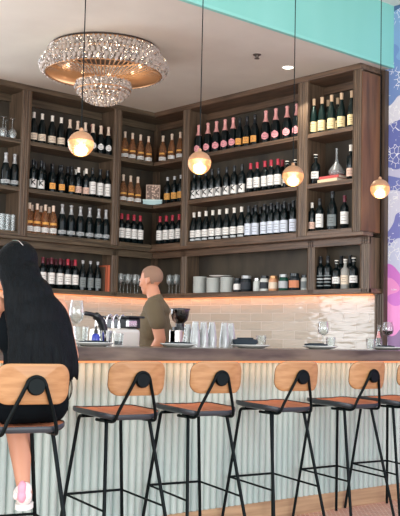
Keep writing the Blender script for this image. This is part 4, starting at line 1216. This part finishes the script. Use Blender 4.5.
for v in b2.verts:
    c = Vector((v.co.x * .0775, v.co.y * .0955 - .013, v.co.z * .088 + .031)); v.co = c
    front = c.y > .052 - (.0 if c.z > .06 else .02); low = c.z < -.045 - c.y * .2 if c.y < -.02 else c.z < .01 + c.y * .2
    if (front and c.z < .075) or low: kill.append(v)
bmesh.ops.delete(b2, geom=kill, context='VERTS')
for v in b2.verts: v.co = Mh @ v.co
obj('cropped_hair', b2, mat('cropped_hair', (134, 104, 86), .9, bump=((500, 500, 500), .6, .002)), MAN, smooth=60)
bm = bmesh.new()
for sx in (-1, 1):
    b2 = bmesh.new(); ellipsoid(b2, (sx * .031, .0775, .004), (.012, .008, .008))
    for v in b2.verts: v.co = Mh @ v.co
    me = bpy.data.meshes.new('t'); b2.to_mesh(me); b2.free(); obj('eye', bmesh.new(), EYE).data if False else None
    bm.from_mesh(me)
obj('eyes', bm, EYE, MAN, smooth=60)

# --- seated woman
WOM = thing('person', 'person seated with her back to us, very long black hair and sleeveless black top', 'person', (2.44, 3.872, 0), -.17)
bm = bmesh.new()
ellipsoid(bm, (-.01, -.05, .86), (.17, .12, .1)); capsule(bm, (-.005, -.05, .9), (0, -.02, 1.1), .105, .1); ellipsoid(bm, (0, -.01, 1.18), (.145, .095, .13)); ellipsoid(bm, (0, 0, 1.28), (.155, .075, .06))
capsule(bm, (0, 0, 1.3), (-.04, .045, 1.4), .05, .045)
HW = (-.055, .06, 1.46); Mw = head(bm, HW, .95, -.12, .93, True)
capsule(bm, (.15, .0, 1.285), (.262, .08, 1.06), .044, .036); capsule(bm, (.262, .08, 1.06), (.16, .385, 1.147), .036, .024); hand(bm, (.155, .4, 1.147), (-.3, 1, 0), (0, 0, -1), -1, .12, .92)
capsule(bm, (-.155, .0, 1.285), (-.215, .1, 1.07), .046, .036); capsule(bm, (-.215, .1, 1.07), (-.1, .385, 1.147), .036, .024); hand(bm, (-.095, .4, 1.147), (.3, 1, 0), (0, 0, -1), 1, .12, .92)
for hipx, kn, an, to in ((.09, (.09, .33, .815), (.06, .125, .45), (.125, .23, .4)), (-.09, (-.2, .33, .82), (-.29, .2, .45), (-.3, .33, .4))):
    capsule(bm, (hipx, -.06, .84), kn, .085, .06); mid = Vector(kn).lerp(Vector(an), .3) + Vector((0, -.012, 0))
    capsule(bm, kn, mid, .06, .066); capsule(bm, mid, an, .066, .031); capsule(bm, an, to, .034, .03)
blob('body', bm, SKINW, WOM, .008, 4)
bm = bmesh.new()
capsule(bm, (-.005, -.05, .92), (0, -.02, 1.1), .12, .112); ellipsoid(bm, (0, -.01, 1.17), (.158, .108, .14)); ellipsoid(bm, (0, -.002, 1.255), (.145, .085, .065)); ellipsoid(bm, (-.01, -.05, .9), (.165, .125, .1))
for sx in (-1, 1): capsule(bm, (sx * .085, -.01, 1.26), (sx * .075, .0, 1.325), .03, .022)
blob('sleeveless_top', bm, BLKC, WOM, .009, 3)
bm = bmesh.new()
ellipsoid(bm, (-.01, -.055, .865), (.19, .135, .105))
capsule(bm, (.09, -.06, .85), (.08, .2, .835), .095, .082); capsule(bm, (-.09, -.06, .85), (-.14, .2, .84), .095, .082)
o = blob('black_shorts', bm, BLKC, WOM, .009, 3)
# shoes
def shoe(an, to, sx):
    a = Vector(an); b = Vector(to)
    bm = bmesh.new(); capsule(bm, a + Vector((0, -.01, -.045)), b + Vector((0, .02, -.012)), .037, .035); capsule(bm, a + Vector((0, -.012, -.005)), a + Vector((0, .02, -.03)), .036, .04)
    u_ = blob('shoe', bm, mat('white_leather', (236, 228, 224), .5), WOM, .007, 2)
    bm = bmesh.new(); d = (b - a); d.z = 0; d.normalize()
    ell = [(x * .05, y) for x, y in [(math.cos(t_ * PI / 6), math.sin(t_ * PI / 6)) for t_ in range(7)]]
    n_ = 26; low = []; up = []
    L_ = (b - a).length + .05
    for k in range(n_):
        t_ = 2 * PI * k / n_; x = .041 * math.cos(t_); y = L_ / 2 * math.sin(t_) + L_ / 2 - .045
        q = a + Vector((d.y * x, -d.x * x, 0)) + d * y
        zb = a.z - .1 + (b.z - a.z + .035) * max(0, min(1, y / L_)) 
        low.append(bm.verts.new((q.x, q.y, zb))); up.append(bm.verts.new((q.x, q.y, zb + .024)))
    for k in range(n_): bm.faces.new([low[k], low[(k + 1) % n_], up[(k + 1) % n_], up[k]])
    bm.faces.new(low); bm.faces.new(up)
    obj('sole', bm, mat('white_rubber', (244, 242, 238), .5), u_, smooth=40)
    bm = bmesh.new(); ellipsoid(bm, a - d * .034, (.021, .02, .036)); ellipsoid(bm, a - d * .04 + Vector((0, 0, -.035)), (.02, .018, .03)); obj('heel_tab', bm, mat('pink_leather', (240, 158, 178), .5), u_, smooth=60)
    for s_ in (-1, 1):
      bm = bmesh.new(); ellipsoid(bm, a - d * .03 + Vector((d.y, -d.x, 0)) * s_ * .028 + Vector((0, 0, -.035)), (.014, .016, .018))
      obj('side_panel', bm, mat('white_leather', (236, 228, 224)), u_, smooth=60)


shoe((.06, .125, .45), (.125, .235, .41), 1); shoe((-.29, .2, .45), (-.3, .33, .41), -1)
# hair: a fused mass and many separate locks flowing over back and right shoulder
HAIR = mat('black_hair', (2, 4, 6), .5, spec=.12, noise=((8, 13, 17), (90, 90, 5), 3), bump=((260, 260, 8), .9, .004))
bm = bmesh.new()
b2 = bmesh.new(); ellipsoid(b2, (0, -.028, .04), (.092, .1, .098)); ellipsoid(b2, (0, -.07, -.04), (.085, .06, .1))
for v in b2.verts: v.co = Mw @ v.co
me = bpy.data.meshes.new('t'); b2.to_mesh(me); b2.free(); bm.from_mesh(me)
for c, r in (((-.035, -.01, 1.4), (.09, .085, .1)), ((-.005, -.045, 1.31), (.11, .085, .12)), ((.014, -.085, 1.22), (.136, .068, .14)), ((.02, -.115, 1.1), (.14, .062, .15)), ((.018, -.14, .98), (.132, .04, .1))): ellipsoid(bm, c, r)
hr = random.Random(11)
crown = Vector(HW) + Vector((.01, -.02, .11))
for k in range(170):
    t = k / 169; a = math.radians(-170 + 200 * t) + hr.uniform(-.05, .05)    # round the head, over the back
    side = math.cos(a) * .5 + .5 if False else 0
    x1 = HW[0] + .092 * math.cos(a); y1 = HW[1] + .1 * math.sin(a) * (1 if math.sin(a) < 0 else .4)
    s_ = (x1 - HW[0]) / .092                                              # -1 .. 1 across
    xs = .02 + .142 * s_; dep = .062 * math.sqrt(max(0, 1 - s_ * s_ * .9))
    zend = .93 + .04 * abs(s_) + hr.uniform(-.02, .05)
    jx, jy = hr.uniform(-.012, .012), hr.uniform(-.006, .004)
    pts = [crown + Vector((hr.uniform(-.02, .02), hr.uniform(-.02, .02), hr.uniform(-.004, .004))),
           Vector(((crown.x + x1) / 2, (crown.y + y1) / 2 - .01, crown.z - .012)), Vector((x1, y1, HW[2] + .03)),
           Vector((x1 * .97 + .012 + jx, y1 * .4 - .05 - dep * .6 + jy, 1.37)), Vector((.004 + .132 * s_ + jx, -.055 - dep + jy, 1.27)),
           Vector((xs + jx, -.095 - dep * .95 + jy, 1.14)), Vector((xs * 1.0 + jx * 2, -.13 - dep * .8 + jy, 1.03)), Vector((xs * .97 + jx * 2.5, -.15 - dep * .4, zend))]
    sp_ = smooth_path(pts, 4); n = len(sp_)
    tube(bm, sp_, [.011 * (1 - .65 * max(0, (i / n) - .75) / .25) for i in range(n)], 6)
blob('hair', bm, HAIR, WOM, .0075, 1)
bm = bmesh.new()
for k in range(9):
    x = .125 + hr.uniform(-.02, .03); tube(bm, smooth_path([(x, -.11, 1.12), (x + .02, -.12, 1.0), (x + hr.uniform(-.0, .035), -.125, .9), (x + hr.uniform(-.01, .03), -.12, .84 + hr.uniform(-.03, .04))], 4), .002, 4)
obj('loose_strands', bm, HAIR, WOM)
bm = bmesh.new()
for dx in (0, .035):
    p0 = Mw @ Vector((-.05 + dx, -.02, .133)); p1 = Mw @ Vector((-.07 + dx * 1.2, -.075, .1))
    tube(bm, smooth_path([p0, p0.lerp(p1, .5) + Vector((0, -.004, .009)), p1], 4), .0022, 6)
obj('hair_sheen_streaks', bm, CHROME, WOM, smooth=60)  # shiny streaks of the hair, shaped as thin chrome tubes


# ------------------------------------------------------------------ light and view
def fill_light(loc, rot, sx, sy, e, c=(.93, .97, 1)):  # area lamp added out of view, tilted up to brighten the ceiling
    l = bpy.data.lights.new('daylight_fill', 'AREA'); l.shape = 'RECTANGLE'; l.size = sx; l.size_y = sy; l.energy = e; l.color = c
    o = bpy.data.objects.new('daylight_fill', l); link(o); o.location = loc; o.rotation_euler = rot


fill_light((1.5, -2.9, 1.6), (math.radians(128), 0, 0), 8, 2.2, 330)
fill_light((-3.9, 3.0, 1.8), (math.radians(118), 0, math.radians(-90)), 6, 2.6, 260)
w = bpy.data.worlds.new('daylight'); S.world = w; w.use_nodes = True
w.node_tree.nodes['Background'].inputs[0].default_value = (.94, .975, 1, 1); w.node_tree.nodes['Background'].inputs[1].default_value = 1.75
S.view_settings.view_transform = 'Standard'; S.view_settings.look = 'None'; S.view_settings.gamma = 1
S.view_settings.exposure = 0.24
try: S.view_settings.use_curve_mapping = False
except Exception: pass
